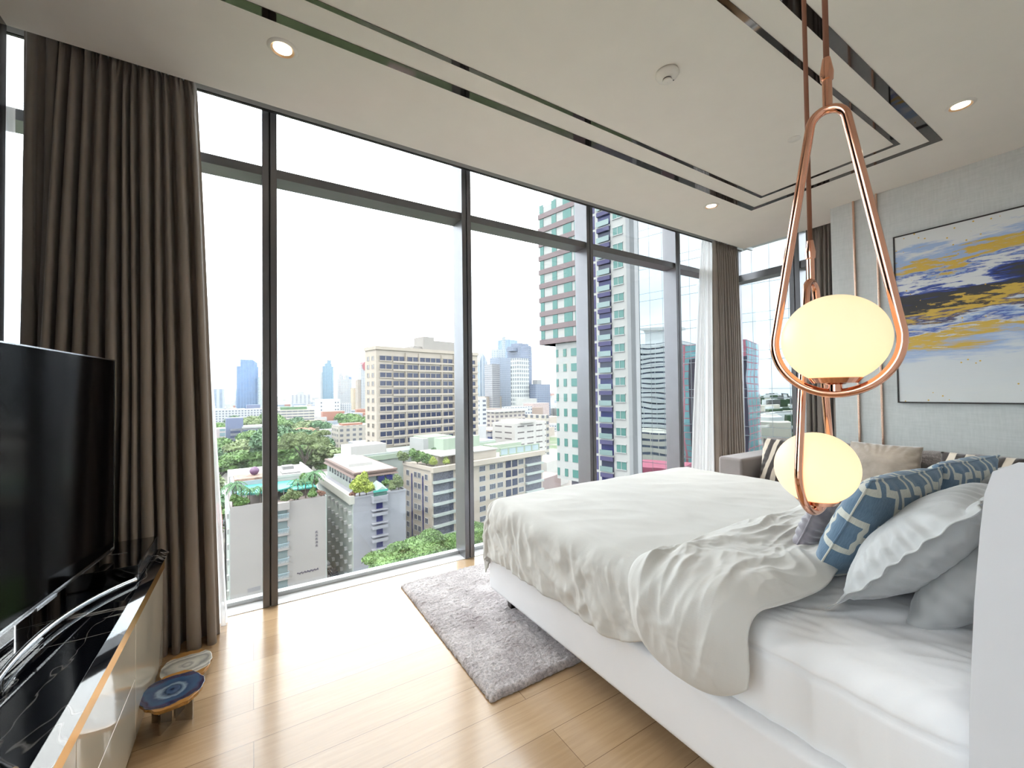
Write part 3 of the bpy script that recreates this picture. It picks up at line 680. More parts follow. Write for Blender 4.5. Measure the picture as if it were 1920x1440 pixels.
# ================================================================ PILLOWS AND CUSHIONS
def pillow_mesh(w_, h_, t_, flange=0, seed=0, wr=.006, n=64, pin=.07, pw=2.4):
    m = MB(); W2, H2 = w_/2+flange, h_/2+flange
    def f(sgn):
        def g(u, v):
            a, b_ = 2*u-1, 2*v-1; x, y = a*W2, b_*H2
            ia, ib = min(1, abs(x)/(w_/2)), min(1, abs(y)/(h_/2))
            k = ((1-ia**pw)*(1-ib**pw))**.5 if ia < 1 and ib < 1 else 0
            z = t_/2*k
            x *= 1-pin*(1-b_*b_*.0)*(1-abs(b_))*.5*abs(a)**2*1.0; y *= 1-pin*(1-abs(a))*.5*abs(b_)**2
            edge = max(ia, ib)
            wv = wr*(ridged(x*14+seed, y*6, seed)-.4)*edge**2*.9+wr*.8*N3(x*6+seed, y*6, seed+3)+wr*.8*math.sin(math.atan2(b_, a)*26+seed)*edge**5*(1 if edge < 1 else .6)
            z = z*sgn+wv*(sgn if k > 0 else 1)*(1 if k > 0 else .8)
            if max(abs(a), abs(b_)) > .999: z = (wv*.6 if flange else 0)
            elif k == 0: z += sgn*.0015
            return (x, y, z)
        return g
    m.grid(f(1), n, n); o0 = len(m.v); m.grid(f(-1), n, n)
    return m
def place(o, loc, th, rz=0, rl=0):
    """stand a cushion: th is the angle of its face above the horizontal, rz turns it about the vertical"""
    o.rotation_mode = 'XYZ'
    R = Matrix.Rotation(rz, 4, 'Z') @ Matrix.Rotation(PI, 4, 'Z') @ Matrix.Rotation(th, 4, 'X') @ Matrix.Rotation(rl, 4, 'Z')
    o.matrix_world = Matrix.Translation(loc) @ R
def cushion(name, w_, h_, t_, mat, loc, th, rz, label, cat='cushion', flange=0, seed=0, wr=.006, rl=0, seam=False, pin=.07):
    root = empty(name, (0, 0, 0), 0, label, cat)
    o = pillow_mesh(w_, h_, t_, flange, seed, wr, pin=pin).build('cover', mat, root, smooth=True, weld=True)
    if seam:
        pts = []
        for i in range(121):
            a = 2*PI*i/120; c_, s_ = math.cos(a), math.sin(a); q = max(abs(c_), abs(s_)); x, y = c_/q, s_/q
            X_, Y_ = x*w_/2, y*h_/2
            X_ *= 1-pin*(1-abs(y))*.5; Y_ *= 1-pin*(1-abs(x))*.5
            pts.append((X_, Y_, 0))
        MB().tube(pts[:-1], .0035, 8, closed=True).build('piping', mat, root, smooth=True)
    place(root, loc, th, rz, rl)
    return root
D = math.radians
cushion('pillow', .60, .40, .17, mpill, (1.90, .325, .755), D(56), 0, 'grey pillow tucked lowest against the headboard under the near flanged one', 'pillow', 0, 21, .007)
cushion('pillow', .62, .40, .19, mpill, (1.83, .445, .815), D(50), D(3), 'large silver-grey flanged pillow at the near side of the bed', 'pillow', .05, 4, .010)
cushion('pillow', .62, .40, .17, mpill, (2.70, .33, .80), D(58), D(-2), 'grey pillow on the far side of the bed behind the blue cushions', 'pillow', 0, 9, .007)
cushion('pillow', .62, .40, .17, mpill, (2.68, .47, .79), D(52), D(-3), 'grey flanged pillow on the far side, in front of its twin', 'pillow', .04, 14, .008)
cushion('trellis_cushion', .50, .42, .17, mtrel, (1.93, .60, .81), D(64), D(-6), 'nearer blue cushion with cream trellis print leaning on the grey pillow', 'cushion', 0, 2, .005, seam=True)
cushion('trellis_cushion', .50, .42, .16, mtrel, (2.43, .55, .82), D(62), D(-8), 'farther blue cushion with cream trellis print, half hidden', 'cushion', 0, 6, .005, seam=True)
cushion('velvet_cushion', .48, .26, .12, mvel2, (2.02, .765, .745), D(66), D(-4), 'small mauve-grey crushed velvet cushion before the blue ones', 'cushion', 0, 12, .008, seam=True)

# ================================================================ SOFA
sf = empty('sofa', (4.15, 1.0, 0), 0, 'mottled grey fabric sofa standing along the painting wall', 'sofa')
def S(m, name, mat, **k):
    o = m.build(name, mat, sf, **k); o.location = (-4.15, -1.0, 0); return o
S(MB().box(3.74, 4.50, -.5, 2.12, .10, .30), 'base', msofa2, bevel=.02, seg=3)
S(MB().box(4.34, 4.51, -.5, 2.34, .10, .66), 'backrest', msofa, bevel=.03, seg=4)
S(MB().box(3.735, 4.50, 2.115, 2.345, .10, .665), 'arm', msofa2, bevel=.028, seg=4)
S(MB().box(3.735, 4.50, -.73, -.50, .10, .665), 'arm', msofa2, bevel=.028, seg=4)
for a, b_ in ((-.49, .32), (.33, 1.22), (1.23, 2.11)): S(MB().box(3.73, 4.30, a, b_, .30, .445), 'seat_cushion', msofa2, bevel=.04, seg=5)
for x, y in ((3.80, -.65), (3.80, 2.26), (4.44, -.65), (4.44, 2.26)): S(MB().lathe([(.018, 0), (.024, .10)], 16, (x, y, 0)), 'foot', mdarkwood, smooth='angle')
def sofa_back(y, w_, label_seed, zc=.62, h=.42, t_=.2, lean=12, x=4.245):
    o = pillow_mesh(w_, h, t_, 0, label_seed, .008, pin=.03, pw=5).build('back_cushion', msofa, None, smooth=True, weld=True)
    R = Matrix.Rotation(-PI/2+PI, 4, 'Z') @ Matrix.Rotation(D(90-lean), 4, 'X')
    o.matrix_world = Matrix.Translation((x, y, zc)) @ R
    o.parent = sf; o.matrix_parent_inverse = Matrix.Translation((-4.15, -1.0, 0))
    return o
sofa_back(-.09, .80, 1); sofa_back(.80, .93, 2); sofa_back(1.73, .80, 3, .62, .43)
def sofa_cush(name, s, t_, mat, x, y, z, yaw, th, label, seed, wr=.007, rl=0):
    root = empty(name, (0, 0, 0), 0, label, 'cushion')
    pillow_mesh(s, s, t_, 0, seed, wr).build('cover', mat, root, smooth=True, weld=True)
    R = Matrix.Rotation(PI/2+yaw, 4, 'Z') @ Matrix.Rotation(th, 4, 'X') @ Matrix.Rotation(rl, 4, 'Z')
    R = Matrix.Rotation(-PI/2+yaw, 4, 'Z') @ Matrix.Rotation(th, 4, 'X') @ Matrix.Rotation(rl, 4, 'Z')
    root.matrix_world = Matrix.Translation((x, y, z)) @ R
sofa_cush('velvet_cushion', .44, .15, mvel, 4.02, 1.22, .655, D(-4), D(72), 'taupe crushed velvet cushion on the sofa, to the right of the lower lamp globe', 31)
sofa_cush('zebra_cushion', .44, .14, mzebra, 3.97, .68, .64, D(0), D(70), 'brown and cream zebra striped cushion on the sofa under the painting', 32)
sofa_cush('zebra_cushion', .42, .14, mzebra, 4.00, 1.86, .64, D(10), D(70), 'brown and cream zebra striped cushion at the window end of the sofa', 33)

# ================================================================ THE CITY OUTSIDE (real sizes and distances, metres)
GZ = -43.7
def polar(bearing, dist): a = math.radians(bearing); return dist*math.cos(a), dist*math.sin(a)
cm = {}
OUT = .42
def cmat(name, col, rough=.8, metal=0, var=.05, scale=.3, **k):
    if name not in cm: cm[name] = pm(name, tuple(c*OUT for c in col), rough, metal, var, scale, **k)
    return cm[name]
Wwhite = cmat('white_render', (.52, .53, .52)); Wcream = cmat('cream_render', (.56, .49, .41)); Wlavshade = cmat('shade_tinted_lavender_render', (.40, .41, .46), var=.03, scale=.15)  # lavender tone of the roof garden block is shade put into its colour
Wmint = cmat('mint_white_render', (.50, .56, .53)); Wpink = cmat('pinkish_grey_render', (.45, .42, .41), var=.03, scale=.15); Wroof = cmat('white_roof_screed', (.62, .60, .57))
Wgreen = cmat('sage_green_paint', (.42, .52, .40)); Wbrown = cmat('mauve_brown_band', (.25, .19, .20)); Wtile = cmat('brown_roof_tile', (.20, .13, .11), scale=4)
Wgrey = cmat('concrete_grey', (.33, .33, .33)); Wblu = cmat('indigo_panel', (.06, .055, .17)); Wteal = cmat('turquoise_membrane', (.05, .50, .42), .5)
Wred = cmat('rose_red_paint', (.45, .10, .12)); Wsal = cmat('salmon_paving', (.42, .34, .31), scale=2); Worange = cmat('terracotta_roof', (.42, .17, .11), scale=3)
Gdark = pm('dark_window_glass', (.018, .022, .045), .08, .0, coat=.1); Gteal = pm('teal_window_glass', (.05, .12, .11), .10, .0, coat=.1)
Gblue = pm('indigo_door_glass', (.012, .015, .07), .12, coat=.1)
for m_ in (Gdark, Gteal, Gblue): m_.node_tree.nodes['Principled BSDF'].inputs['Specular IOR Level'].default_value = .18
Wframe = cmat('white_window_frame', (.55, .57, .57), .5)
def gridmat(name, wall, glass, fw_, fh, ax, ay, rough=.6, gr=.15, wav=0, metal=0):
    """facade: a window of share ax by ay in every cell of fw_ by fh metres"""
    wall = tuple(c*OUT for c in wall); glass = tuple(c*OUT for c in glass)
    m, t, b = newmat(name); tcn = nd(t, 'ShaderNodeTexCoord'); s1 = nd(t, 'ShaderNodeSeparateXYZ'); s2 = nd(t, 'ShaderNodeSeparateXYZ')
    t.links.new(tcn.outputs['Object'], s1.inputs[0]); t.links.new(tcn.outputs['Normal'], s2.inputs[0])
    side = mathn(t, 'GREATER_THAN', mathn(t, 'ABSOLUTE', s2.outputs[0]), .6)
    u = mathn(t, 'ADD', mathn(t, 'MULTIPLY', s1.outputs[0], mathn(t, 'SUBTRACT', 1, side)), mathn(t, 'MULTIPLY', s1.outputs[1], side))
    fu = mathn(t, 'FRACT', mathn(t, 'DIVIDE', mathn(t, 'ADD', u, 1000), fw_)); fv = mathn(t, 'FRACT', mathn(t, 'DIVIDE', mathn(t, 'ADD', s1.outputs[2], 1000), fh))
    inn = mathn(t, 'MULTIPLY', mathn(t, 'LESS_THAN', mathn(t, 'ABSOLUTE', mathn(t, 'SUBTRACT', fu, .5)), ax/2), mathn(t, 'LESS_THAN', mathn(t, 'ABSOLUTE', mathn(t, 'SUBTRACT', fv, .5)), ay/2))
    inn = mathn(t, 'MULTIPLY', inn, mathn(t, 'LESS_THAN', mathn(t, 'ABSOLUTE', s2.outputs[2]), .5))
    n = noi(t, tcn.outputs['Object'], .13, 2)
    g2 = ramp(t, n, [(.3, tuple(c*.8 for c in glass)), (.7, tuple(min(1, c*1.25) for c in glass))])
    t.links.new(mixc(t, inn, wall, g2), b.inputs['Base Color'])
    t.links.new(mathn(t, 'ADD', rough, mathn(t, 'MULTIPLY', inn, gr-rough)), b.inputs['Roughness'])
    if metal: t.links.new(mathn(t, 'MULTIPLY', inn, metal), b.inputs['Metallic'])
    return m
foot = []
def bldg(name, label, x, y, rot, w_, d_, z0, z1, mat, cat='building', group=None, parapet=0, roofmat=None):
    foot.append((x+w_/2, y+d_/2, max(w_, d_)*.75+8)); r = empty(name, (x, y, z0), math.radians(rot), label, cat, group); r['dims'] = (w_, d_, z1-z0)
    MB().box(0, w_, 0, d_, 0, z1-z0).build('walls', mat, r)
    if parapet:
        h = z1-z0; m = MB(); a = .25
        m.box(-.1, w_+.1, -.1, a, h, h+parapet).box(-.1, w_+.1, d_-a, d_+.1, h, h+parapet).box(-.1, a, a, d_-a, h, h+parapet).box(w_-a, w_+.1, a, d_-a, h, h+parapet)
        m.build('parapet', roofmat or mat, r)
    return r
def local(r, mb, name, mat, **k): return mb.build(name, mat, r, **k)
def win_mb(w_, h, bars=1, dep=.10, fr=.10):
    m = MB(); m.box(-w_/2, w_/2, -dep*.3, .05, 0, h, 1)
    m.box(-w_/2, w_/2, -dep, .0, -fr, 0).box(-w_/2, w_/2, -dep, 0, h, h+fr).box(-w_/2-fr, -w_/2, -dep, 0, -fr, h+fr).box(w_/2, w_/2+fr, -dep, 0, -fr, h+fr)
    for i in range(bars): x = -w_/2+w_*(i+1)/(bars+1); m.box(x-.05, x+.05, -dep*.6, 0, 0, h)
    return m
wcount = {}
def windows(r, face, us, zs, mb, mats, name='window'):
    """one window per (u, z); face is front (towards -y) or left (towards -x)"""
    proto = None; rest = MB(); k = wcount.get(r.name, 0); w_, d_, h_ = r['dims']
    for z in zs:
        for u in us:
            if face == 'front': loc = (u, 0, z); rz = 0
            elif face == 'right': loc = (w_, u, z); rz = PI/2
            else: loc = (0, u, z); rz = -PI/2
            if k < 100:
                if proto is None: o = mb.build(name, mats, r); proto = o
                else: o = proto.copy(); C.objects.link(o)
                o.location = loc; o.rotation_euler = (0, 0, rz); k += 1
            else:
                Rm = Matrix.Translation(loc) @ Matrix.Rotation(rz, 4, 'Z'); n0 = len(rest.v)
                rest.v += [tuple(Rm @ Vector(v)) for v in mb.v]; rest.f += [tuple(i+n0 for i in f) for f in mb.f]; rest.m += mb.m
    wcount[r.name] = k
    if rest.v: rest.build('further_windows', mats, r)['kind'] = 'stuff'

# ---- ground
mg, t, b = newmat('city_ground'); b.inputs['Roughness'].default_value = .9
n1 = noi(t, objco(t), .012, 5, .6); n2 = noi(t, objco(t), .2, 4)
t.links.new(mixc(t, .3, ramp(t, n1, [(.35, (.05, .08, .03)), (.45, (.06, .09, .04)), (.52, (.15, .14, .13)), (.62, (.18, .17, .15)), (.7, (.10, .09, .09))]), ramp(t, n2, [(.3, .4), (.7, 1.0)]), 'MULTIPLY'), b.inputs['Base Color'])
struct('ground', MB().box(-3000, 9000, -3000, 12000, GZ-1, GZ), mg)

# ---- foliage
def leafmat(name, c):
    c = tuple(x*OUT*1.5 for x in c)
    m, t, b = newmat(name); b.inputs['Roughness'].default_value = .7
    n = noi(t, objco(t), .35, 3); n2 = noi(t, objco(t), 2.5, 3)
    t.links.new(ramp(t, mathn(t, 'ADD', mathn(t, 'MULTIPLY', n, .6), mathn(t, 'MULTIPLY', n2, .4)), [(.3, tuple(x*.55 for x in c)), (.7, tuple(min(1, x*1.35) for x in c))]), b.inputs['Base Color'])
    b.inputs['Subsurface Weight'].default_value = 0; return m
Lg = leafmat('rain_tree_leaves', (.115, .22, .055)); Ld = leafmat('dark_green_leaves', (.07, .155, .065)); Ly = leafmat('yellow_green_leaves', (.36, .44, .08)); Lp = leafmat('palm_leaves', (.06, .17, .06)); Lo = leafmat('olive_leaves', (.17, .23, .09)); Lr = leafmat('reddish_leaves', (.30, .16, .12))
mbark = cmat('tree_bark', (.12, .09, .07))
def crown_mesh(seed, blobs, nleaf, ls, flat=1.0):
    rnd = random.Random(seed); m = MB()
    for cx, cy, cz, rx, rz_ in blobs:
        # solid lumpy core so the crown is not see-through
        nu, nv = 18, 12
        def f(u, v, cx=cx, cy=cy, cz=cz, rx=rx, rz_=rz_):
            a, b_ = 2*PI*u, PI*v; x, y, z = math.sin(b_)*math.cos(a), math.sin(b_)*math.sin(a), math.cos(b_); k = .84+.16*N3(x*2.5+cx, y*2.5+cy, z*2.5+seed)
            return (cx+rx*k*x, cy+rx*k*y, cz+rz_*k*z*(1 if z > 0 else .6))
        m.grid(f, nu, nv)
        for i in range(nleaf):
            z = rnd.uniform(-.5, 1); a = rnd.uniform(0, 2*PI); q = math.sqrt(1-z*z); d = Vector((q*math.cos(a), q*math.sin(a), z))
            p = Vector((cx+rx*d.x*rnd.uniform(.82, 1.1), cy+rx*d.y*rnd.uniform(.82, 1.1), cz+rz_*d.z*(1 if z > 0 else .6)*rnd.uniform(.85, 1.1)))
            t1 = Vector((rnd.gauss(0, 1), rnd.gauss(0, 1), rnd.gauss(0, .5))).normalized(); t2 = t1.cross(Vector((rnd.gauss(0, 1), rnd.gauss(0, 1), rnd.gauss(0, 1)))).normalized(); s_ = ls*rnd.uniform(.6, 1.3)
            m.add([p-t1*s_, p-t2*s_*.6, p+t1*s_, p+t2*s_*.6], [(0, 1, 2, 3)])
    return m
def trunk(h, r, n=4, seed=0, spread=3):
    rnd = random.Random(seed); m = MB(); m.tube([(0, 0, 0), (.1*r, 0, h*.5), (0, .1*r, h*.75)], r, 8, rs=[r*1.3, r, r*.8])
    for i in range(n):
        a = 2*PI*i/n+rnd.uniform(-.3, .3); m.tube([(0, 0, h*.6), (spread*.5*math.cos(a), spread*.5*math.sin(a), h*.85), (spread*math.cos(a), spread*math.sin(a), h)], r*.4, 6, rs=[r*.6, r*.4, r*.2])
    return m
protos = {}; lmesh = {}
def leaf_mesh(kind, me, mat):
    k = (kind, mat.name)
    if k not in lmesh: lmesh[k] = me.copy(); lmesh[k].materials[0] = mat
    return lmesh[k]
def tree(kind, x, y, z, s, label, group=None, sz=None, mat=None, cat='tree', name=None):
    if kind not in protos:
        rnd = random.Random(len(protos)*7+3)
        if kind == 'umbrella': bl = [(rnd.uniform(-6, 6), rnd.uniform(-6, 6), rnd.uniform(10.5, 13), rnd.uniform(1.6, 3.2), rnd.uniform(.7, 1.3)) for _ in range(26)]; cmh = crown_mesh(3, bl, 700, .24); th = trunk(11, .45, 7, 2, 5)
        elif kind == 'round': bl = [(rnd.uniform(-2.6, 2.6), rnd.uniform(-2.6, 2.6), rnd.uniform(5, 9), rnd.uniform(2, 3.2), rnd.uniform(1.7, 2.6)) for _ in range(10)]; cmh = crown_mesh(5, bl, 260, .42); th = trunk(6, .35, 4, 3, 2)
        elif kind == 'spread': bl = [(rnd.uniform(-4.5, 4.5), rnd.uniform(-4.5, 4.5), rnd.uniform(5, 7.5), rnd.uniform(2.2, 3.4), rnd.uniform(1.2, 2)) for _ in range(12)]; cmh = crown_mesh(8, bl, 240, .45); th = trunk(5.5, .35, 5, 5, 3)
        elif kind == 'shrub': bl = [(rnd.uniform(-.55, .55), rnd.uniform(-.45, .45), rnd.uniform(.5, 1.15), rnd.uniform(.4, .6), rnd.uniform(.4, .6)) for _ in range(8)]; cmh = crown_mesh(12, bl, 240, .13); th = trunk(.8, .05, 4, 5, .3)
        elif kind == 'palm':
            cmh = MB(); rnd2 = random.Random(4)
            for i in range(11):
                a = 2*PI*i/11+rnd2.uniform(-.15, .15); up_ = rnd2.uniform(.2, 1.2); L = rnd2.uniform(1.3, 1.75); pts = []
                for q in range(9): s_ = q/8; pts.append(Vector((math.cos(a)*L*s_, math.sin(a)*L*s_, 3.2+up_*s_*1.1-1.5*s_*s_)))
                for q in range(8):
                    p, p2 = pts[q], pts[q+1]; sd_2 = Vector((-math.sin(a), math.cos(a), 0)); lw = .20*math.sin(PI*(q+.8)/9.4)
                    for sgn in (-1, 1):
                        cmh.add([p, p+(p2-p)*.75, p+(p2-p)*1.1+sd_2*sgn*lw+Vector((0, 0, -.16)), p+(p2-p)*.4+sd_2*sgn*lw+Vector((0, 0, -.14))], [(0, 1, 2, 3)])
            th = MB().tube([(0, 0, 0), (.05, .02, 1.6), (0, 0, 3.2)], .07, 8, rs=[.11, .08, .06])
        nmk = {'umbrella': 'rain_tree', 'round': 'leafy_tree', 'spread': 'leafy_tree', 'shrub': 'roof_garden_shrub', 'palm': 'palm_tree'}[kind]
        r = empty(nmk); cmh.build('crown' if kind != 'palm' else 'fronds', {'umbrella': Lg, 'round': Ld, 'spread': Lg, 'shrub': Lg, 'palm': Lp}[kind], r); th.build('trunk', mbark, r); protos[kind] = r; first = True
    else: r = copy_tree(protos[kind])
    mat = mat or {'umbrella': Lg, 'round': Ld, 'spread': Lg, 'shrub': Lg, 'palm': Lp}[kind]
    if True:
        for ch in kids(r):
            if 'trunk' not in ch.name: ch.data = leaf_mesh(kind, ch.data, mat)
    if name: r.name = name
    r.location = (x, y, z); r.scale = (s, s, sz or s); r.rotation_euler = (0, 0, random.uniform(0, 6.28))
    if kind not in ('palm',): pass
    for kk in ('group',):
        if kk in r and not group: del r[kk]
    return tag(r, label, cat, group)

# ---- A: slab block with the turquoise roof pool, lower left
H = 3.0
zA = -21.3
A = bldg('apartment_block', 'pale grey apartment block with turquoise roof pool and palms, lower left of the window', -3.8, 97.9, 4, 17.2, 32, GZ, zA, Wpink)
hA = zA-GZ
local(A, MB().box(0.0, 6.7, -.12, 0, 0, hA+.9).box(9.8, 17.2, -.12, 0, 0, hA+.4), 'front_wall', Wpink)
local(A, MB().box(-.15, 0, -.1, 32, 0, hA+.3).box(17.2, 17.4, -.1, 32, 0, hA+.5), 'side_wall', Wmint)
for i in range(7):
    z = hA-2.6-i*H
    bal = local(A, MB().box(6.55, 9.95, -1.15, 0, z-.55, z-.1), 'balcony', Wpink)
    rl_ = MB(); rl_.box(6.5, 10.0, -1.22, -1.14, z+.75, z+.85).box(6.5, 6.6, -1.2, 0, z+.75, z+.85).box(9.9, 10, -1.2, 0, z+.75, z+.85)
    for q in range(16): rl_.box(6.6+q*.215, 6.68+q*.215, -1.2, -1.15, z-.1, z+.75)
    o = rl_.build('railing', cmat('pale_blue_railing', (.42, .55, .62)), bal)
    local(A, MB().box(6.8, 8.0, -.05, .05, z-.1, z+2.0), 'door', Gblue); local(A, MB().box(8.0, 9.8, -.04, .05, z-.1, z+2.0), 'door_panel', cmat('grey_teal_panel', (.25, .33, .34)))
local(A, MB().box(6.4, 10.1, -1.25, 0, hA-1.0, hA+.5), 'roof_balcony', Wpink)
for i, z in enumerate([hA-3*q-1.6 for q in range(7)]):
    local(A, MB().box(17.4, 17.75, 2.6, 3.6, z, z+1.0), 'air_conditioner', Wwhite); local(A, MB().box(-.5, -.15, 1.2, 2.1, z, z+1.0), 'air_conditioner', Wwhite)
local(A, MB().box(1, 16.4, 1, 12, hA+.0, hA+.12), 'terrace', Wsal)
pool = [(6.3+5.0*math.cos(2*PI*q/32)*(1.05 if q < 16 else 1), 5.6+3.2*math.sin(2*PI*q/32)) for q in range(32)]
local(A, MB().prism(pool, hA+2.2, hA+2.5).box(3.0, 15.8, 7.8, 12.5, hA+2.1, hA+2.45), 'turquoise_canopy', Wteal)
for x in (3, 6.2, 9.5): local(A, MB().box(x, x+.15, 3.2, 3.35, hA, hA+2.3), 'canopy_post', Wgrey)
local(A, MB().box(9, 16.2, 4.0, 8, hA+1.6, hA+1.9), 'turquoise_awning', Wteal)
local(A, MB().box(.6, 9.2, 12.5, 20, hA, hA+3.4), 'roof_house', cmat('pale_blue_render', (.40, .48, .53)))
local(A, MB().box(8.5, 17.2, 12.8, 31, hA, hA+3.2).box(8.3, 8.7, 12.7, 31, hA+3.2, hA+3.8).box(8.5, 17.2, 12.7, 13.1, hA+3.2, hA+3.8).box(16.9, 17.3, 12.7, 31, hA+3.2, hA+3.8), 'roof_terrace', Wroof)
local(A, MB().box(11, 15, 17, 22, hA+3.2, hA+3.5).box(12, 14.5, 24, 27, hA+3.2, hA+4.0), 'roof_plant', Wgrey)
local(A, MB().box(.4, 9.2, 20, 31, hA, hA+3.6), 'upper_storey', Wroof)
local(A, MB().box(1.2, 8.6, 12.9, 19.6, hA+3.4, hA+3.9), 'roof_clutter', cmat('rusty_roof_clutter', (.38, .24, .18), scale=1.5, var=.5))
ax_, ay_ = math.cos(math.radians(4)), math.sin(math.radians(4))
def onA(u, v): return -3.8+u*ax_-v*ay_, 97.9+u*ay_+v*ax_
px_, py_ = onA(5.2, 16.5)
tag(MB().lathe([(.001, -1.0), (.6, -.8), (1.0, -.2), (1.0, .25), (.6, .8), (.001, 1.0)], 20, (0, 0, 0)).build('water_tank', cmat('purple_tank', (.17, .07, .17), .5), None, smooth=True, loc=(px_, py_, zA+4.9)), 'round dark purple tank on the roof of the pool block', 'water tank')
for i, (u, v, s) in enumerate(((3.3, 1.2, 1.15), (5.1, 1.4, 1.15), (6.9, 2.2, 1.2), (12.0, 1.6, 1.3), (13.6, 1.9, 1.3), (15.2, 2.6, 1.6), (1.0, 1.8, 1.5), (.6, 3.4, 1.5), (1.9, 2.7, 1.3), (16.2, 6.2, 1.5))):
    x, y = onA(u, v); tree('palm', x, y, zA+.1, s, ('slender palm on the pool block roof, front row just left of the first mullion', 'slender palm on the pool block roof, hard against the first mullion on its left', 'short palm on the pool block roof hidden behind the first mullion', 'feathery palm on the pool block roof, first to the right of the mullion', 'feathery palm on the pool block roof, second to the right of the mullion', 'tall palm in the clump at the front right roof corner of the pool block', 'large palm at the front left roof corner of the pool block', 'palm leaning out at the extreme left edge of the pool block roof', 'palm between the left corner clump and the slender palms of the pool block', 'palm at the right roof edge of the pool block, beside its white terrace')[i], 'roof palms of the pool block', cat='palm')
for i, (u, v, s, mt_, lb) in enumerate(((1.4, .9, 1.7, Lg, 'dense green shrub at the left roof corner of the pool block'), (11.2, .8, 1.5, Lo, 'olive yellow bush spilling over the front roof edge of the pool block'), (9.8, .6, 1.2, Lo, 'smaller olive bush above the top balcony of the pool block'), (14.6, .9, 1.3, Lg, 'green bush under the palms at the right roof corner of the pool block'), (16.5, 1.0, .9, Lr, 'reddish bush at the far right roof corner of the pool block'), (15.6, 9.5, 2.4, Lg, 'tall green bush beside the turquoise canopy of the pool block'))):
    x, y = onA(u, v); tree('shrub', x, y, zA+.1, s, lb, None, mat=mt_, cat='shrub')
# writing on the blank front wall: five stacked characters and a brush-script line, weathered dark paint
mk = MB(); zc_ = hA-7.0
for q in range(5):
    z = zc_-q*.72; x = 15.35
    mk.box(x-.22, x+.22, -.16, -.12, z+.16, z+.23).box(x-.2, x+.2, -.16, -.12, z-.06, z+.0).box(x-.04, x+.04, -.16, -.12, z-.25, z+.25).box(x-.22, x-.15, -.16, -.12, z-.24, z-.02 if q % 2 else z+.1).box(x+.15, x+.22, -.16, -.12, z-.24, z+.08 if q % 2 else z-.05)
local(A, mk, 'wall_characters', cmat('faded_dark_paint', (.09, .08, .13)))
sc_ = MB(); pts = [(11.6+.055*q, -.14, hA-14.9+.16*math.sin(q*1.25)+.10*math.sin(q*.55)) for q in range(76)]
sc_.tube(pts, .075, 6); local(A, sc_, 'script_lettering', cm['faded_dark_paint'])
local(A, MB().box(2.8, 5.0, -.15, -.11, hA-16.3, hA-15.5), 'faded_sign', cmat('faded_grey_paint', (.33, .32, .34)))

# ---- C: grey block with roof garden, centre
zC = -22.4
Cb = bldg('apartment_block', 'grey apartment block, front tinted lavender for shade, with lush roof garden and a stack of rounded balconies', 19.1, 99.2, 5, 12.4, 34, GZ, zC, Wlavshade)
hC = zC-GZ
local(Cb, MB().box(-.12, 0, 0, 34, 0, hC), 'side_wall', Wmint)  # lighter than the front, whose lavender is painted-in shade
local(Cb, MB().box(-.8, 0.3, -.1, 34, hC-1.2, hC+.45).box(-.8, .25, -.1, 34, hC+.45, hC+.6), 'cornice', cmat('cream_white_render', (.60, .60, .54)))
local(Cb, MB().box(.3, 12.5, -.1, .15, hC, hC+.35).box(12.3, 12.5, 0, 30, hC, hC+.35), 'parapet', Wlavshade)
def balc(z, top=False):
    m = MB(); x0, x1, dd = 4.0, 7.7, 1.2; r_ = .35
    def ring(off, za, zb):
        pl = [(x0-off, 0)]+[(x0+r_+(r_+off)*math.cos(PI+a), -dd+r_+(r_+off)*math.sin(PI+a)) for a in [PI/2*q/5 for q in range(6)]]
        pl += [(x1-r_+(r_+off)*math.cos(1.5*PI+a), -dd+r_+(r_+off)*math.sin(1.5*PI+a)) for a in [PI/2*q/5 for q in range(6)]]+[(x1+off, 0)]
        return m.prism(pl, za, zb)
    ring(0, z-.65, z+.05); ring(.05, z+.55 if not top else z+.05, z+.72 if not top else z+.9); return m
for i in range(7):
    z = hC-3.9-i*3.0
    local(Cb, balc(z), 'balcony', Wlavshade); local(Cb, MB().box(5.2, 6.7, -.04, .05, z+.05, z+2.2), 'balcony_door', Gblue)
local(Cb, balc(hC-.9, True), 'roof_balcony', Wlavshade)
wmC = win_mb(1.3, 1.3, 1)
windows(Cb, 'left', [1.6, 5.2, 9.0, 12.8, 16.6, 20.4, 24.2, 28, 31.5], [hC-3.0-i*3.0 for i in range(7)], wmC, [Wframe, Gdark])
for i in range(7):
    for v in (1.6, 5.2, 9.0, 12.8, 16.6, 20.4):
        local(Cb, MB().box(-.75, -.12, v-.75, v-.05, hC-3.75-i*3, hC-3.05-i*3), 'air_conditioner', Wwhite)
local(Cb, MB().box(2.2, 12.0, 6.0, 33.5, hC, hC+3.6).box(7.0, 12.2, 4.4, 6.0, hC, hC+1.6), 'penthouse', Wmint)
rf_ = MB(); rf_.box(1.6, 12.4, 5.2, 34, hC+4.2, hC+4.7); rf_.add([(1.3, 5.0, hC+3.5), (12.7, 5.0, hC+3.5), (12.7, 34.2, hC+3.5), (1.3, 34.2, hC+3.5), (2.2, 5.9, hC+4.5), (11.9, 5.9, hC+4.5), (11.9, 33.4, hC+4.5), (2.2, 33.4, hC+4.5)], [(0, 1, 5, 4), (1, 2, 6, 5), (2, 3, 7, 6), (3, 0, 4, 7), (3, 2, 1, 0)])
local(Cb, rf_, 'tiled_eave', Wtile)
local(Cb, MB().box(2.4, 11.8, 6.2, 33.3, hC+4.6, hC+4.8).box(3.0, 9.0, 14, 30, hC+4.8, hC+5.6), 'flat_roof', Wroof)
Cb['dims'] = (12.4, 34, 20)
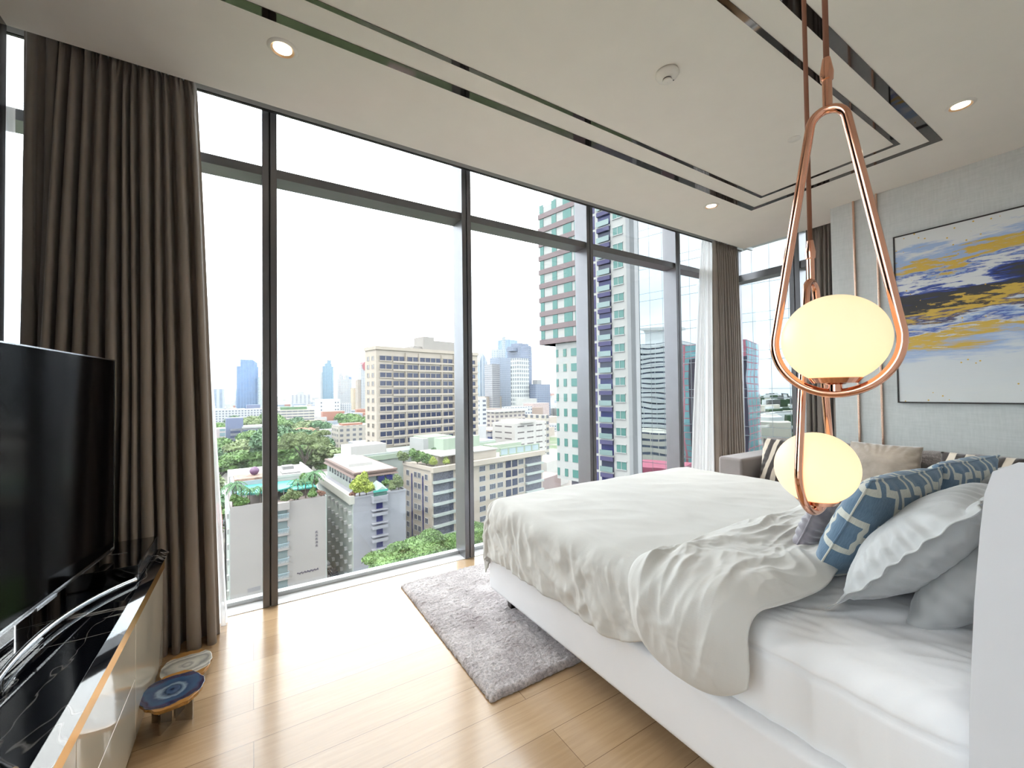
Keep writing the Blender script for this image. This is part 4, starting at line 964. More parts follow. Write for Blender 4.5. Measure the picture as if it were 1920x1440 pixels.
for q in range(9): local(Cb, MB().box(2.1, 2.25, 7+q*2.8, 8.1+q*2.8, hC+1.6, hC+3.0), 'penthouse_window', Gdark)
for q in (7.3, 9.3): local(Cb, MB().box(q, q+1.5, 4.3, 4.45+1.6, hC+1.7, hC+3.3), 'penthouse_window', Gblue)
aw = MB(); aw.add([(5.0, -1.0, hC+1.2), (7.6, -1.0, hC+1.2), (7.6, 3, hC+1.9), (5.0, 3, hC+1.9), (6.3, -.9, hC+2.0), (6.3, 3, hC+2.8)], [(0, 1, 4), (1, 2, 5, 4), (0, 4, 5, 3)])
local(Cb, aw, 'awning_top', cmat('sage_canvas', (.35, .48, .42))); local(Cb, MB().box(4.2, 7.6, -1.15, -.95, hC+.9, hC+1.35), 'awning_valance', Wteal)
local(Cb, MB().box(4.3, 7.4, -1.0, -.9, hC, hC+.8), 'awning_screen', cmat('green_trellis', (.05, .16, .13)))
cx_, sx_ = math.cos(math.radians(5)), math.sin(math.radians(5))
for u, v, s, mt_, lb, sz in ((1.9, 1.6, 2.1, Ly, 'bright yellow-green bamboo clump at the front corner of the grey roof garden', 3.2), (3.4, 1.5, 1.7, Ly, 'yellow-green bamboo clump right of the brighter one in the grey roof garden', 2.5), (.4, 1.2, .9, Lr, 'reddish shrub at the very corner of the grey roof garden', 1.0), (3.6, 5.4, 1.5, Lg, 'lime green shrub under the tiled eave of the grey roof garden', 2.4), (8.4, 5.2, 1.9, Lg, 'large green shrub on the upper terrace of the grey roof garden', 2.2), (10.2, 5.0, 1.4, Ld, 'dark green shrub at the right of the upper terrace of the grey roof garden', 1.7), (9.3, 1.3, 1.2, Lo, 'low olive shrub right of the turquoise awning in the roof garden', 1.5), (11.2, 1.6, 1.9, Lo, 'tall olive shrub at the right corner of the grey roof garden', 2.3)):
    x, y = 19.1+u*cx_-v*sx_, 99.2+u*sx_+v*cx_; tree('shrub', x, y, zC, s, lb, None, sz=sz, mat=mt_, cat='shrub')

# ---- D: cream block with curtained balconies
zD = -19.2
Db = bldg('apartment_block', 'cream apartment block with green roof rail, behind the second mullion', 40.5, 106.6, 12, 44, 15, GZ, zD, Wcream, parapet=.0)
hD = zD-GZ
for i in range(7):
    z = hD-3.4-i*2.95
    local(Db, MB().box(.2, 8.2, -1.1, 0, z-.5, z+.1), 'balcony', Wmint); local(Db, MB().box(.5, 7.0, -.06, .05, z+.1, z+2.2), 'balcony_glazing', cmat('curtained_glass', (.12, .13, .18), .15, var=.5, scale=2.5))
    local(Db, MB().box(35.5, 43.6, -1.1, 0, z-.5, z+.1), 'balcony', Wmint); local(Db, MB().box(35.7, 43.3, -.06, .05, z+.1, z+2.2), 'balcony_glazing', cm['curtained_glass'])
    local(Db, MB().box(27.0, 29.2, -.1, .05, z, z+2.1).box(29.8, 32, -.1, .05, z, z+2.1), 'loggia', Gdark)
windows(Db, 'front', [17.5, 21.5, 24.6, 33.7], [hD-3.0-i*2.95 for i in range(7)], win_mb(2.1, 1.5, 3), [Wframe, Gdark])
windows(Db, 'left', [2.6, 6.2, 8.2, 12.4], [hD-3.2-i*2.95 for i in range(7)], win_mb(1.3, 1.4, 1), [Wframe, Gdark])
for v in (4.4, 10.2): local(Db, MB().box(-.05, .05, v-.35, v+.35, 1, hD-2.4), 'dark_recess', Gblue)
local(Db, MB().box(-.3, 44.3, -1.2, .2, hD-.9, hD+.5).box(-.3, .2, 0, 15, hD-.5, hD+.5), 'parapet', Wcream)
local(Db, MB().box(8.9, 24, 1.0, 14, hD, hD+2.8).box(4, 9, 3.0, 14, hD, hD+2.6), 'roof_house', Wcream); local(Db, MB().box(3.6, 24.4, .6, 14.4, hD+2.8, hD+3.1), 'roof_slab', Wroof)
gr = MB()
for q in range(6): gr.box(25+q*3.55, 25.3+q*3.55, .3, .6, hD+.4, hD+2.8)
gr.box(25, 43, .3, .6, hD+2.6, hD+2.95).box(25, 43, .3, .6, hD+.4, hD+.8); local(Db, gr, 'green_rail_frame', Wgreen)
for q in range(5): local(Db, MB().box(25.5+q*3.55, 28.3+q*3.55, .4, .5, hD+.8, hD+2.6), 'rail_panel', cmat('pale_blue_panel', (.45, .58, .62), .3))
local(Db, MB().box(10, 24, 9, 14, hD+3, hD+6.5).box(30, 44, 10, 14.5, hD, hD+2.5), 'green_plant_room', Wgreen)
c12, s12 = math.cos(math.radians(12)), math.sin(math.radians(12))
for u, v, s, mt_, lb in ((.8, 8.5, 2.6, Lg, 'broad green shrub on the left roof edge of the cream block'), (1.6, 5.0, 2.2, Lg, 'green shrub nearer the front of the cream block roof'), (2.2, 2.2, 1.6, Ly, 'yellow-green shrub on the front roof corner of the cream block'), (5.6, 1.6, 1.4, Ly, 'second yellow-green shrub along the cream block roof edge'), (-.5, 14.0, 2.0, Lo, 'olive shrub at the back left roof corner of the cream block'), (11, 13.5, 2.6, Ld, 'dark dome-shaped shrub behind the cream block roof')):
    x, y = 40.5+u*c12-v*s12, 106.6+u*s12+v*c12; tree('shrub', x, y, zD+.2, s, lb, None, mat=mt_, cat='shrub')

# ---- B: beige hotel slab
Bb = bldg('hotel_building', 'tall beige slab hotel with rows of dark balconies in the middle of the view', 37.1, 151.1, 12, 46.2, 9, GZ, 17.7, Wcream)
hB = 17.7-GZ
rows = [hB-4.6-3.03*i for i in range(19)]
mb_w = MB().box(-2.3, 2.3, -.05, .05, 0, 1.65, 1).box(-2.4, -2.3, -.3, 0, -.1, 1.7).box(2.3, 2.4, -.3, 0, -.1, 1.7).box(-2.4, 2.4, -.35, 0, -.35, -.05).box(-.1, .1, -.3, 0, 0, 1.5)
windows(Bb, 'front', [3.6, 8.8, 14.6, 20.0, 24.8, 30.6, 36.6, 42.4], rows, mb_w, [Wcream, Gdark], 'balcony_window')
for u in (11.6, 17.3, 27.6, 33.6, 39.6): local(Bb, MB().box(u-.15, u+.15, -.55, 0, 0, hB-1.5), 'pilaster', Wcream)
for i, z in enumerate(rows): local(Bb, MB().box(6.4, 46.2, -.5, -.3, z-.75, z-.05), 'spandrel', Wcream)
windows(Bb, 'left', [2.5, 6.3], rows, win_mb(1.6, 1.5, 1), [Wcream, cmat('brown_window_glass', (.12, .10, .10), .2)], 'side_window')
local(Bb, MB().box(-.3, 46.4, -.5, 9.2, hB-.8, hB+.4), 'roof_band', Wcream); local(Bb, MB().box(20, 25, 1, 8, hB, hB+5.5).box(25, 36, 1, 8, hB, hB+4.2).box(16, 38, 2, 8, hB, hB+1.6), 'roof_plant_room', cmat('grey_beige_render', (.42, .39, .36)))
pod = bldg('hotel_podium', 'long low white and sage green podium roof in front of the beige hotel', 24.5, 138, 12, 62, 9.8, GZ, -18.5, Wmint)
local(pod, MB().box(-.3, 62, -.5, .0, -18.5-GZ-2.2, -18.5-GZ-.6), 'green_band', Wgreen); local(pod, MB().box(2, 14, 1, 9, 25.2, 28.2), 'white_roof_box', Wroof); local(pod, MB().box(26, 36, -6, 4, 18, 29.5), 'green_tower_box', Wgreen); local(pod, MB().box(24, 26.1, -6, 3, 18, 29.2), 'white_side_box', Wwhite)

# ---- T: white high-rise with mauve bands, right
Tx, Ty = 56.2, 50.7
Tb = empty('residential_tower', (Tx, Ty, GZ), math.radians(102.4), 'white high-rise with mauve-brown bands and indigo balconies on the right', 'tower'); Tb['dims'] = (21, 18, 110)
zt = lambda z: z-GZ
# local x runs away from us along the face (0 = near end), face towards local +y (west)
Tm = lambda mb, n, m, **k: local(Tb, mb, n, m, **k)
Tm(MB().box(0, 11.0, -18, 0, zt(-17), zt(58)), 'white_wall', Wwhite)
Tm(MB().box(11.0, 17.6, -16, -.4, zt(-16.5), zt(11)), 'lower_wall', Wwhite)
Tm(MB().box(11.0, 21.2, -16, 0, zt(11), zt(40)), 'upper_wall', Wwhite)
Tm(MB().box(10.0, 18.2, -15, -1.0, zt(40), zt(50)), 'penthouse', Wwhite)
Tm(MB().box(5, 16, -14, -3, zt(-43.7), zt(-16.5)), 'base', cmat('grey_lavender_base', (.28, .26, .32)))
for i in range(10):
    z = 11+2.95*i; Tm(MB().box(10.9, 21.45, -16.2, .22, zt(z), zt(z+1.05)), 'mauve_band', Wbrown)
    if i < 10:
        for x, w2 in ((20.6, .9), (17.2, 1.0), (13.8, 1.7), (11.6, .8)): Tm(MB().box(x-w2*.6, x+w2*.6, 0, .1, zt(z+1.1), zt(z+2.9)), 'window', Gteal)
for i in range(9):
    z = 8.2-3.0*i
    for x, w2 in ((17.2, .5), (15.2, .7), (12.8, 1.5)): Tm(MB().box(x-w2*.55, x+w2*.55, -.4, -.3, zt(z), zt(z+1.5)), 'window', Gteal)
    Tm(MB().box(17.6, 17.68, -2, -.8, zt(z), zt(z+1.5)), 'side_window', Gteal)
Tm(MB().box(-.02, .7, -18, .3, zt(-17), zt(58)), 'grey_pier', cmat('grey_stone_pier', (.36, .38, .40)))
for i in range(25):
    z = -15.8+3.0*i
    wn_ = Tm(MB().box(1.5, 3.4, 0, .08, zt(z), zt(z+1.35)), 'window', Gteal); MB().box(1.4, 3.5, .02, .16, zt(z-.12), zt(z)).box(1.4, 3.5, .02, .16, zt(z+1.35), zt(z+1.47)).box(2.41, 2.49, .05, .14, zt(z), zt(z+1.35)).build('window_frame', Wframe, wn_)
    Tm(MB().box(3.9, 6.7, 0, .3, zt(z-1.0), zt(z-.7)), 'balcony_slab', Wwhite)
    Tm(MB().box(4.0, 6.6, .0, .06, zt(z-.7), zt(z+1.95)), 'balcony_recess', Gdark if i % 2 else Gblue)
    Tm(MB().box(3.95, 6.65, .02, .5, zt(z+1.25), zt(z+2.0)), 'indigo_balcony_panel', Wblu)
    Tm(MB().box(3.95, 6.65, .55, .62, zt(z-.7), zt(z+.25)), 'glass_balustrade', cmat('pale_teal_balustrade', (.22, .33, .33), .2))
    Tm(MB().box(7.3, 8.5, .0, .06, zt(z-.6), zt(z+1.9)), 'indigo_recess', Wblu)

# ---- mirror-glass office building on the right, and what it mirrors
Gm, t, b = newmat('mirror_curtain_wall'); b.inputs['Metallic'].default_value = 1; b.inputs['Roughness'].default_value = .0
tcn = nd(t, 'ShaderNodeTexCoord'); s1 = nd(t, 'ShaderNodeSeparateXYZ'); t.links.new(tcn.outputs['Object'], s1.inputs[0])
fu = mathn(t, 'FRACT', mathn(t, 'DIVIDE', s1.outputs[0], 1.6)); fz = mathn(t, 'FRACT', mathn(t, 'DIVIDE', s1.outputs[2], 4.0))
ln_ = mathn(t, 'MAXIMUM', mathn(t, 'LESS_THAN', fu, .028), mathn(t, 'MAXIMUM', mathn(t, 'LESS_THAN', fz, .014), mathn(t, 'LESS_THAN', mathn(t, 'ABSOLUTE', mathn(t, 'SUBTRACT', fz, .24)), .006)))
t.links.new(mixc(t, ln_, (.20, .225, .235), (.10, .115, .125)), b.inputs['Base Color'])
t.links.new(mathn(t, 'ADD', mathn(t, 'MULTIPLY', ln_, .5), .0), b.inputs['Roughness'])
pan = nd(t, 'ShaderNodeTexWhiteNoise', noise_dimensions='2D'); cb_ = nd(t, 'ShaderNodeCombineXYZ')
t.links.new(mathn(t, 'FLOOR', mathn(t, 'DIVIDE', s1.outputs[0], 1.6)), cb_.inputs[0]); t.links.new(mathn(t, 'FLOOR', mathn(t, 'DIVIDE', s1.outputs[2], 4.0)), cb_.inputs[1]); t.links.new(cb_.outputs[0], pan.inputs['Vector'])
hgt = mathn(t, 'ADD', mathn(t, 'MULTIPLY', mathn(t, 'MULTIPLY', mathn(t, 'SUBTRACT', pan.outputs[0], .5), fu), .010), mathn(t, 'MULTIPLY', noi(t, tcn.outputs['Object'], .22, 1), .05))
bump(t, b, hgt, .25, 1.0)
ma = math.radians(106)
p0 = (43+.2756*-0.0, 30.0)
mo_ = empty('mirror_glass_building', (43+5.3*.2756*-1*-1*0, 30, GZ), ma, 'office building with a pale mirrored glass facade at the right', 'building')
local(mo_, MB().box(-16, 6.2, -22, 0, 0, 110), 'glass_facade', Gm)
local(mo_, MB().box(6.2, 6.7, -22, .1, 0, 110), 'end_pier', cmat('grey_stone_pier', (.36, .38, .40)))
mwt = pm('clean_white_concrete', (.86, .86, .85), .7)
# reflected neighbours, standing west of the room
wt = bldg('stepped_balcony_tower', 'white tower with wavy balconies, mirrored in the glass building', -195, 38, 16, 26, 36, GZ, 30, gridmat('wavy_balcony_facade', (2.0, 2.0, 2.0), (.12, .16, .30), 9, 3.1, .96, .5))
hW = 30-GZ
for i in range(22):
    z = 3.1*i+6; k = 1 if i < 16 else 1-(i-15)*.09
    pl = []
    for q in range(41):
        v = q/40; pl.append((26+1.0+.9*math.sin(v*PI*5), 36*(1-k)/2+36*k*v))
    pl += [(25, 36*(1-k)/2+36*k), (25, 36*(1-k)/2)]
    local(wt, MB().prism(pl, z, z+1.25), 'balcony', mwt)
local(wt, MB().box(6, 20, 8, 26, hW, hW+9).box(4, 22, 6, 28, hW+9, hW+10.5), 'crown', mwt)
rt_ = bldg('red_and_teal_tower', 'teal glass tower with red floor lines, mirrored in the glass building', -150, 8, 16, 24, 30, GZ, 24, gridmat('red_teal_facade', (1.5, .45, .6), (.5, 1.1, 1.2), 7, 3.4, .86, .86))
local(rt_, MB().box(24, 24.5, 0, 5, 0, 60).box(24, 24.5, 21, 26, 0, 60), 'side_strip', cmat('purple_grey_cladding', (.20, .16, .24)))
bldg('long_cream_block', 'low cream block mirrored at the foot of the glass building', -120, 44, 10, 20, 40, GZ, -18, gridmat('cream_strip_windows', (1.7, 1.6, 1.4), (.3, .36, .5), 4, 3.2, .9, .35))
bldg('pink_roofed_hall', 'hall with rounded pink roof mirrored low in the glass building', -60, 36, 10, 16, 26, GZ, -24, pm('bright_rose_roof', (.62, .16, .24), .6))

# ---- middle distance and skyline
def block(name, label, bearing, dist, rot, w_, d_, ztop, mat, cat='building', extra=None, parapet=0, group=None):
    x, y = polar(bearing, dist); r = bldg(name, label, x, y, rot, w_, d_, GZ, ztop, mat, cat, group, parapet)
    if extra: extra(r, ztop-GZ)
    return r
Fw = lambda n, wall, glass, fw_, fh, ax, ay, **k: gridmat(n, wall, glass, fw_, fh, ax, ay, **k)
whiteg = Fw('white_apartment_grid', (.56, .57, .58), (.17, .20, .27), 3.4, 3.1, .55, .5)
creamg = Fw('cream_strip_facade', (.58, .54, .46), (.13, .15, .20), 6, 3.3, .92, .38)
blueg = Fw('blue_glass_facade', (.16, .27, .45), (.10, .21, .42), 6, 4, .8, .9, metal=.3)
tealg = Fw('teal_glass_facade', (.20, .31, .40), (.10, .23, .33), 5, 4, .7, .85, metal=.3)
greyg = Fw('blue_grey_tower_grid', (.28, .33, .42), (.13, .18, .27), 3.6, 3.2, .6, .55)
greyg2 = Fw('slate_tower_grid', (.17, .21, .30), (.11, .15, .25), 4.2, 3.2, .7, .5)
wgrid = Fw('white_screen_grid', (.56, .58, .56), (.13, .15, .18), 4.6, 6.2, .62, .62)
strip = Fw('white_and_blue_stripes', (.50, .56, .62), (.20, .28, .38), 9, 400, .45, .999)
beigeg = Fw('beige_block_grid', (.50, .46, .39), (.16, .17, .20), 4, 3.3, .5, .5)
lavg = Fw('modern_blue_office', (.50, .52, .58), (.09, .13, .30), 9, 4, .8, .5)
# far towers (left to right)
block('slab_tower', 'small grey and white slab on the skyline by the left curtain', 94.2, 1480, 4, 38, 30, 20, Fw('grey_white_slab', (.45, .48, .52), (.2, .28, .4), 14, 4, .5, .9))
def crownA(r, h):
    m = MB(); m.add([(8, 4, h), (44, 4, h), (44, 30, h), (8, 30, h), (8, 4, h+17), (34, 4, h+17), (44, 4, h+9), (8, 30, h+17), (34, 30, h+17), (44, 30, h+9)], [(0, 1, 6, 5, 4), (3, 7, 8, 9, 2), (0, 4, 7, 3), (4, 5, 8, 7), (5, 6, 9, 8), (1, 2, 9, 6)]); local(r, m, 'crown', blueg)
block('blue_office_tower', 'dark blue glass tower with notched crown, far left of the skyline', 91.6, 1220, 6, 46, 34, 72, blueg, 'tower', crownA)
block('pale_green_tower', 'pale green stepped tower right beside the dark blue tower', 89.4, 1180, 6, 22, 24, 44, Fw('pale_green_glass', (.50, .56, .56), (.34, .44, .47), 5, 4, .8, .6), 'tower', lambda r, h: local(r, MB().box(6, 18, 4, 20, h, h+22), 'upper_storeys', cm['grey_stone_pier']))
def crownN(r, h):
    m = MB(); m.box(8, 30, 4, 24, h, h+10).box(16, 28, 6, 20, h+10, h+18); m.add([(10, 5, h+18), (31, 5, h+18), (31, 22, h+22), (10, 22, h+22), (10, 5, h+20), (31, 5, h+20), (31, 22, h+24), (10, 22, h+24)], [(3, 2, 1, 0), (4, 5, 6, 7), (0, 1, 5, 4), (1, 2, 6, 5), (2, 3, 7, 6), (3, 0, 4, 7)]); local(r, m, 'crown', tealg); local(r, MB().box(-6, 0, 2, 20, 0, h-20), 'side_wing', whiteg)
block('teal_office_tower', 'slim teal glass tower with winged top left of the beige hotel', 82.6, 1500, 6, 34, 28, 92, tealg, 'tower', crownN)
block('white_apartment_tower', 'white apartment tower right of the slim teal tower', 80.85, 1080, 6, 32, 26, 36, whiteg, 'tower', lambda r, h: local(r, MB().box(4, 14, 4, 20, h, h+9).lathe([(5, 0), (5, 12), (.1, 15)], 16, (9, 12, h+2)).box(20, 28, 6, 20, h, h+11), 'stepped_top', whiteg))
block('thin_blue_tower', 'thin blue tower just behind the white apartment tower', 79.65, 1700, 6, 14, 20, 66, blueg, 'tower')
block('low_blue_block', 'low blue block between the white tower and the beige hotel', 79.3, 1600, 6, 40, 20, 14, blueg)
block('red_topped_tower', 'grey tower with a small red curved roof beside the beige hotel', 78.05, 860, 6, 24, 24, 58, Fw('pale_grey_grid', (.50, .52, .53), (.25, .28, .33), 3.4, 3.2, .5, .5), 'tower', lambda r, h: (local(r, MB().box(-6, 0, 2, 16, 0, h-30), 'side_wing', cmat('beige_wing', (.42, .36, .30))), local(r, MB().tube([(12, -1, h-4), (12, 24, h-4)], 10, 20), 'red_roof', Wred)))
block('stepped_beige_block', 'small stepped beige block at the foot of the red-topped tower', 79.0, 1000, 6, 20, 20, 14, cmat('sand_render', (.52, .43, .30)))
block('distant_white_slab', 'pale slab with two wings on the skyline beyond the trees', 86.0, 1500, 6, 54, 24, 0, Fw('pale_slab', (.52, .52, .54), (.36, .38, .44), 12, 4, .4, .9), extra=lambda r, h: local(r, MB().box(16, 36, 4, 20, h, h+9), 'lift_tower', Wwhite))
block('white_cube_block', 'bright white cube-like block behind the trees left of the beige hotel', 83.25, 760, 2, 36, 20, -7.5, cmat('bright_white_render', (.68, .69, .70)), extra=lambda r, h: (local(r, MB().box(36, 55, 3, 18, 0, h-8), 'wing', whiteg), [local(r, MB().box(a_, a_+1.6, -.2, .1, h-7-6*q, h-5-6*q), 'window', Gdark) for q in range(5) for a_ in (6, 28, 32)]))
block('cream_curved_block', 'long cream block with strip windows left of the white cube', 88.0, 560, 0, 44, 18, -17, creamg, extra=lambda r, h: local(r, MB().box(8, 36, 3, 14, h, h+3), 'roof_garden_wall', Ld))
block('blue_modern_block', 'modern blue and white office between the left curtain and the first mullion', 92.2, 420, 4, 31, 18, -27, lavg, extra=lambda r, h: (local(r, MB().box(-3, 9, 0, 18, 0, h+9), 'blue_wing', cmat('slate_blue_wall', (.18, .22, .36))), local(r, MB().box(8, 32, -2, 19, h, h+1.6), 'roof_slab', Wwhite)))
block('pale_pink_block', 'pale pink block with glazed corner beside the left curtain', 95.8, 400, 4, 22, 16, -25, Fw('pinkish_office', (.52, .44, .44), (.25, .37, .42), 8, 4, .45, .7))
block('white_row_building', 'long low white building on the left below the blue tower', 93.9, 640, 4, 66, 16, -17, whiteg)
block('tall_grey_box', 'slate blue box building in front of the dark blue tower', 90.6, 700, 4, 16, 16, -13, cmat('slate_blue_wall', (.18, .22, .36)))
# between the mullion and the hotel
block('red_roofed_house', 'white house with red hipped roof among the trees left of the beige hotel', 85.9, 360, 4, 15, 12, -28, Wwhite, 'house', lambda r, h: local(r, MB().add([(-1, -1, h), (16, -1, h), (16, 13, h), (-1, 13, h), (5, 6, h+3), (10, 6, h+3)], [(0, 1, 5, 4), (1, 2, 5), (2, 3, 4, 5), (3, 0, 4)]), 'hipped_roof', Worange))
block('white_villa', 'white villa with flat roof near the tall tree', 86.8, 300, 4, 22, 12, -28.5, whiteg, 'house')
block('white_villa', 'white villa with dark window band right of the red-roofed house', 83.1, 330, 4, 20, 12, -25, Fw('villa_band', (.55, .56, .60), (.12, .13, .17), 7, 6, .7, .25), 'house')
block('salmon_house', 'salmon pink house with a slim chimney stack beside the villas', 84.7, 300, 4, 10, 10, -23.5, cmat('salmon_render', (.52, .36, .30)), 'house', lambda r, h: (local(r, MB().box(7, 9, -1, 1, 0, h+3), 'chimney', cmat('olive_brown', (.2, .19, .12))), local(r, MB().add([(-1, -1, h), (11, -1, h), (11, 11, h), (-1, 11, h), (5, 5, h+3)], [(0, 1, 4), (1, 2, 4), (2, 3, 4), (3, 0, 4)]), 'hipped_roof', Worange)))
block('beige_apartments', 'beige apartments with roof plants directly left of the beige hotel', 80.8, 290, 6, 26, 16, -19.5, beigeg, extra=lambda r, h: local(r, MB().box(3, 16, 2, 10, h, h+1.2), 'red_roof_strip', Worange))
block('white_grid_block', 'white block with dark grid windows at the foot of the beige hotel', 78.6, 215, 6, 12, 14, -23, Fw('white_dark_grid', (.5, .52, .55), (.15, .17, .24), 3, 3.1, .62, .6))
block('grey_roofed_house', 'low house with weathered grey roof below the beige apartments', 82.9, 215, 2, 17, 12, -36, cmat('weathered_grey_roof', (.36, .32, .30), scale=1), 'house')
block('white_flat_roof', 'flat white roof just behind the grey roof garden block', 83.2, 150, 6, 24, 16, -27, Wroof)
block('white_flat_roof', 'white roof block partly hidden behind the pool block on the left', 91.0, 145, 6, 28, 12, -31, Wroof)
block('pink_red_building', 'rose red building with white gable at the far left by the curtain', 95.6, 118, 4, 5.5, 22, -28, Wred, extra=lambda r, h: (local(r, MB().box(-3, 2.5, -6, 0, 0, h-6), 'pink_wing', cmat('salmon_pink', (.55, .30, .27))), local(r, MB().add([(-3.4, -6.3, h-6), (2.8, -6.3, h-6), (2.8, .1, h-6), (-3.4, .1, h-6), (-.3, -3, h-4)], [(0, 1, 4), (1, 2, 4), (2, 3, 4), (3, 0, 4)]), 'white_gable_roof', Wroof)))
block('grey_pitched_house', 'grey pitched roofs behind the pool block', 92.9, 175, 6, 22, 10, -33, cmat('pale_blue_metal_roof', (.42, .47, .55), .4), 'house')
# right of the second mullion
block('striped_office_tower', 'pale blue and white striped towers beside the beige hotel edge', 62.6, 900, 12, 22, 24, 66, strip, 'tower', lambda r, h: (local(r, MB().box(22, 34, 0, 20, 0, h-14), 'lower_wing', strip), local(r, MB().add([(0, 0, h), (22, 0, h), (22, 20, h), (0, 20, h), (8, 0, h+20), (16, 0, h+12), (16, 20, h+12), (8, 20, h+20)], [(0, 1, 5, 4), (3, 7, 6, 2), (0, 4, 7, 3), (4, 5, 6, 7), (1, 2, 6, 5)]), 'slanted_top', strip)))
block('tan_office_block', 'tan block at the foot of the striped towers', 61.9, 640, 12, 34, 20, -6, Fw('tan_ribs', (.50, .42, .33), (.36, .29, .24), 3, 60, .4, .9))
block('small_white_tower', 'narrow white block with square windows beside the beige hotel', 62.75, 300, 12, 7, 12, -3, Fw('white_square_windows', (.60, .61, .62), (.12, .14, .2), 6, 3.2, .5, .45))
block('brown_ribbed_tower', 'ribbed brown-grey tower at the left of the dark high-rise cluster', 60.9, 640, 12, 16, 18, 44, Fw('brown_ribs', (.40, .39, .40), (.20, .21, .25), 40, 3.2, .98, .45), 'tower')
block('pale_roofed_tower', 'grey tower with stepped pale top in the high-rise cluster', 59.9, 690, 12, 40, 24, 58, greyg, 'tower', lambda r, h: local(r, MB().box(0, 18, 4, 20, h, h+14).box(14, 18, 4, 8, h+14, h+36), 'stepped_top', Fw('pale_stepped', (.42, .46, .48), (.25, .31, .37), 6, 3.2, .6, .6)))
block('tall_blue_tower', 'tallest blue glass tower of the high-rise cluster', 58.9, 850, 12, 32, 26, 108, Fw('sky_blue_glass', (.24, .34, .47), (.20, .31, .46), 8, 400, .5, .99, metal=.3), 'tower')
block('slate_tower', 'dark slate tower with planted roof in the high-rise cluster', 57.3, 752, 12, 36, 28, 84, greyg2, 'tower', lambda r, h: local(r, MB().box(4, 30, 2, 22, h, h+5).box(-10, 2, 3, 20, h-10, h-4), 'roof_storey', greyg2))
block('white_screen_tower', 'tower with a bright white gridded front before the dark cluster', 57.35, 630, 12, 24, 16, 52, wgrid, 'tower', lambda r, h: (local(r, MB().box(24, 30, 1, 18, 0, h+20), 'dark_flank', greyg2), local(r, MB().box(-6, 26, -14, -.5, 0, 34), 'podium', cmat('pale_podium', (.50, .50, .48)))))
block('slate_low_tower', 'dark blue-grey slab between the cluster and the white high-rise', 54.95, 640, 12, 34, 20, 12, greyg2, 'tower', lambda r, h: local(r, MB().box(8, 18, 4, 14, h, h+7), 'roof_box', Wgrey))
block('cream_school_block', 'cream terrace block with white roof below the high-rise cluster', 60.6, 330, 12, 34, 16, -15, Fw('cream_terrace', (.56, .50, .44), (.19, .17, .2), 5, 3.4, .6, .5), extra=lambda r, h: local(r, MB().box(-1, 36, -2, 17, h, h+1.2), 'white_roof', Wroof))
block('long_brown_roof', 'long terracotta roof running behind the cream terrace block', 62.0, 400, -14, 60, 10, -15, cmat('dusty_tile', (.40, .30, .25), scale=2))
block('white_stepped_block', 'small white terrace building left of the cream roofs', 58.2, 380, 12, 26, 14, -13, whiteg)
block('navy_banded_house', 'grey house with two bands of navy windows in the middle right view', 61.2, 235, 16, 17, 14, -21, Fw('navy_bands', (.45, .44, .46), (.06, .08, .22), 17, 4.4, .94, .5), extra=lambda r, h: local(r, MB().box(-1, 18, -1, 15, h, h+.8), 'brown_flat_roof', cmat('sand_roof', (.48, .40, .33))))
block('white_fin_building', 'small white slanted block beside the beige hotel edge', 62.9, 200, 12, 5, 10, -15, cmat('bright_white_render', (.68, .69, .70)))
block('white_parking_block', 'white six-storey block with slit windows left of the high-rise', 57.9, 205, 14, 24, 16, -14.5, Fw('slit_windows', (.62, .60, .57), (.16, .14, .15), 7, 3, .7, .2), extra=lambda r, h: (local(r, MB().box(24, 27, .5, 15, 0, h+3), 'ribbed_end', beigeg), local(r, MB().box(4, 14, -2, 14, h, h+1.2), 'roof_box', Wroof)))
block('pointed_roof_hall', 'small hall with salmon pointed roof in front of the navy-banded house', 59.7, 190, 12, 8, 8, -26, Wmint, 'house', lambda r, h: local(r, MB().add([(-.5, -.5, h), (8.5, -.5, h), (8.5, 8.5, h), (-.5, 8.5, h), (4, 4, h+3.2)], [(0, 1, 4), (1, 2, 4), (2, 3, 4), (3, 0, 4)]), 'pointed_roof', cmat('salmon_tiles', (.55, .36, .28))))
block('brown_shed', 'cluster of brown tin roofs below the white high-rise', 54.8, 165, 22, 18, 12, -34, cmat('brown_tin', (.33, .24, .23), scale=1.2), 'house')
block('brown_shed', 'white tin roof beside the brown sheds', 53.6, 190, 22, 20, 12, -31, Wroof, 'house')
block('brown_shed', 'dusty brown roof nearest the white high-rise base', 52.6, 140, 22, 14, 10, -36, cmat('brown_tin', (.33, .24, .23), scale=1.2), 'house')
block('pink_villa_row', 'pinkish villa row with planted roof beside the white high-rise', 55.3, 420, 12, 24, 14, -11, cmat('pink_villa', (.52, .42, .40), scale=1, var=.3))
# seen through the corner window at the right
block('office_slab', 'pale low-rise blocks seen through the corner window', 24.6, 260, 25, 30, 20, -25, whiteg)
block('dark_blue_cube', 'dark blue cube building low in the corner window', 22.6, 150, 20, 10, 12, -22, cmat('navy_cube', (.06, .10, .17)))

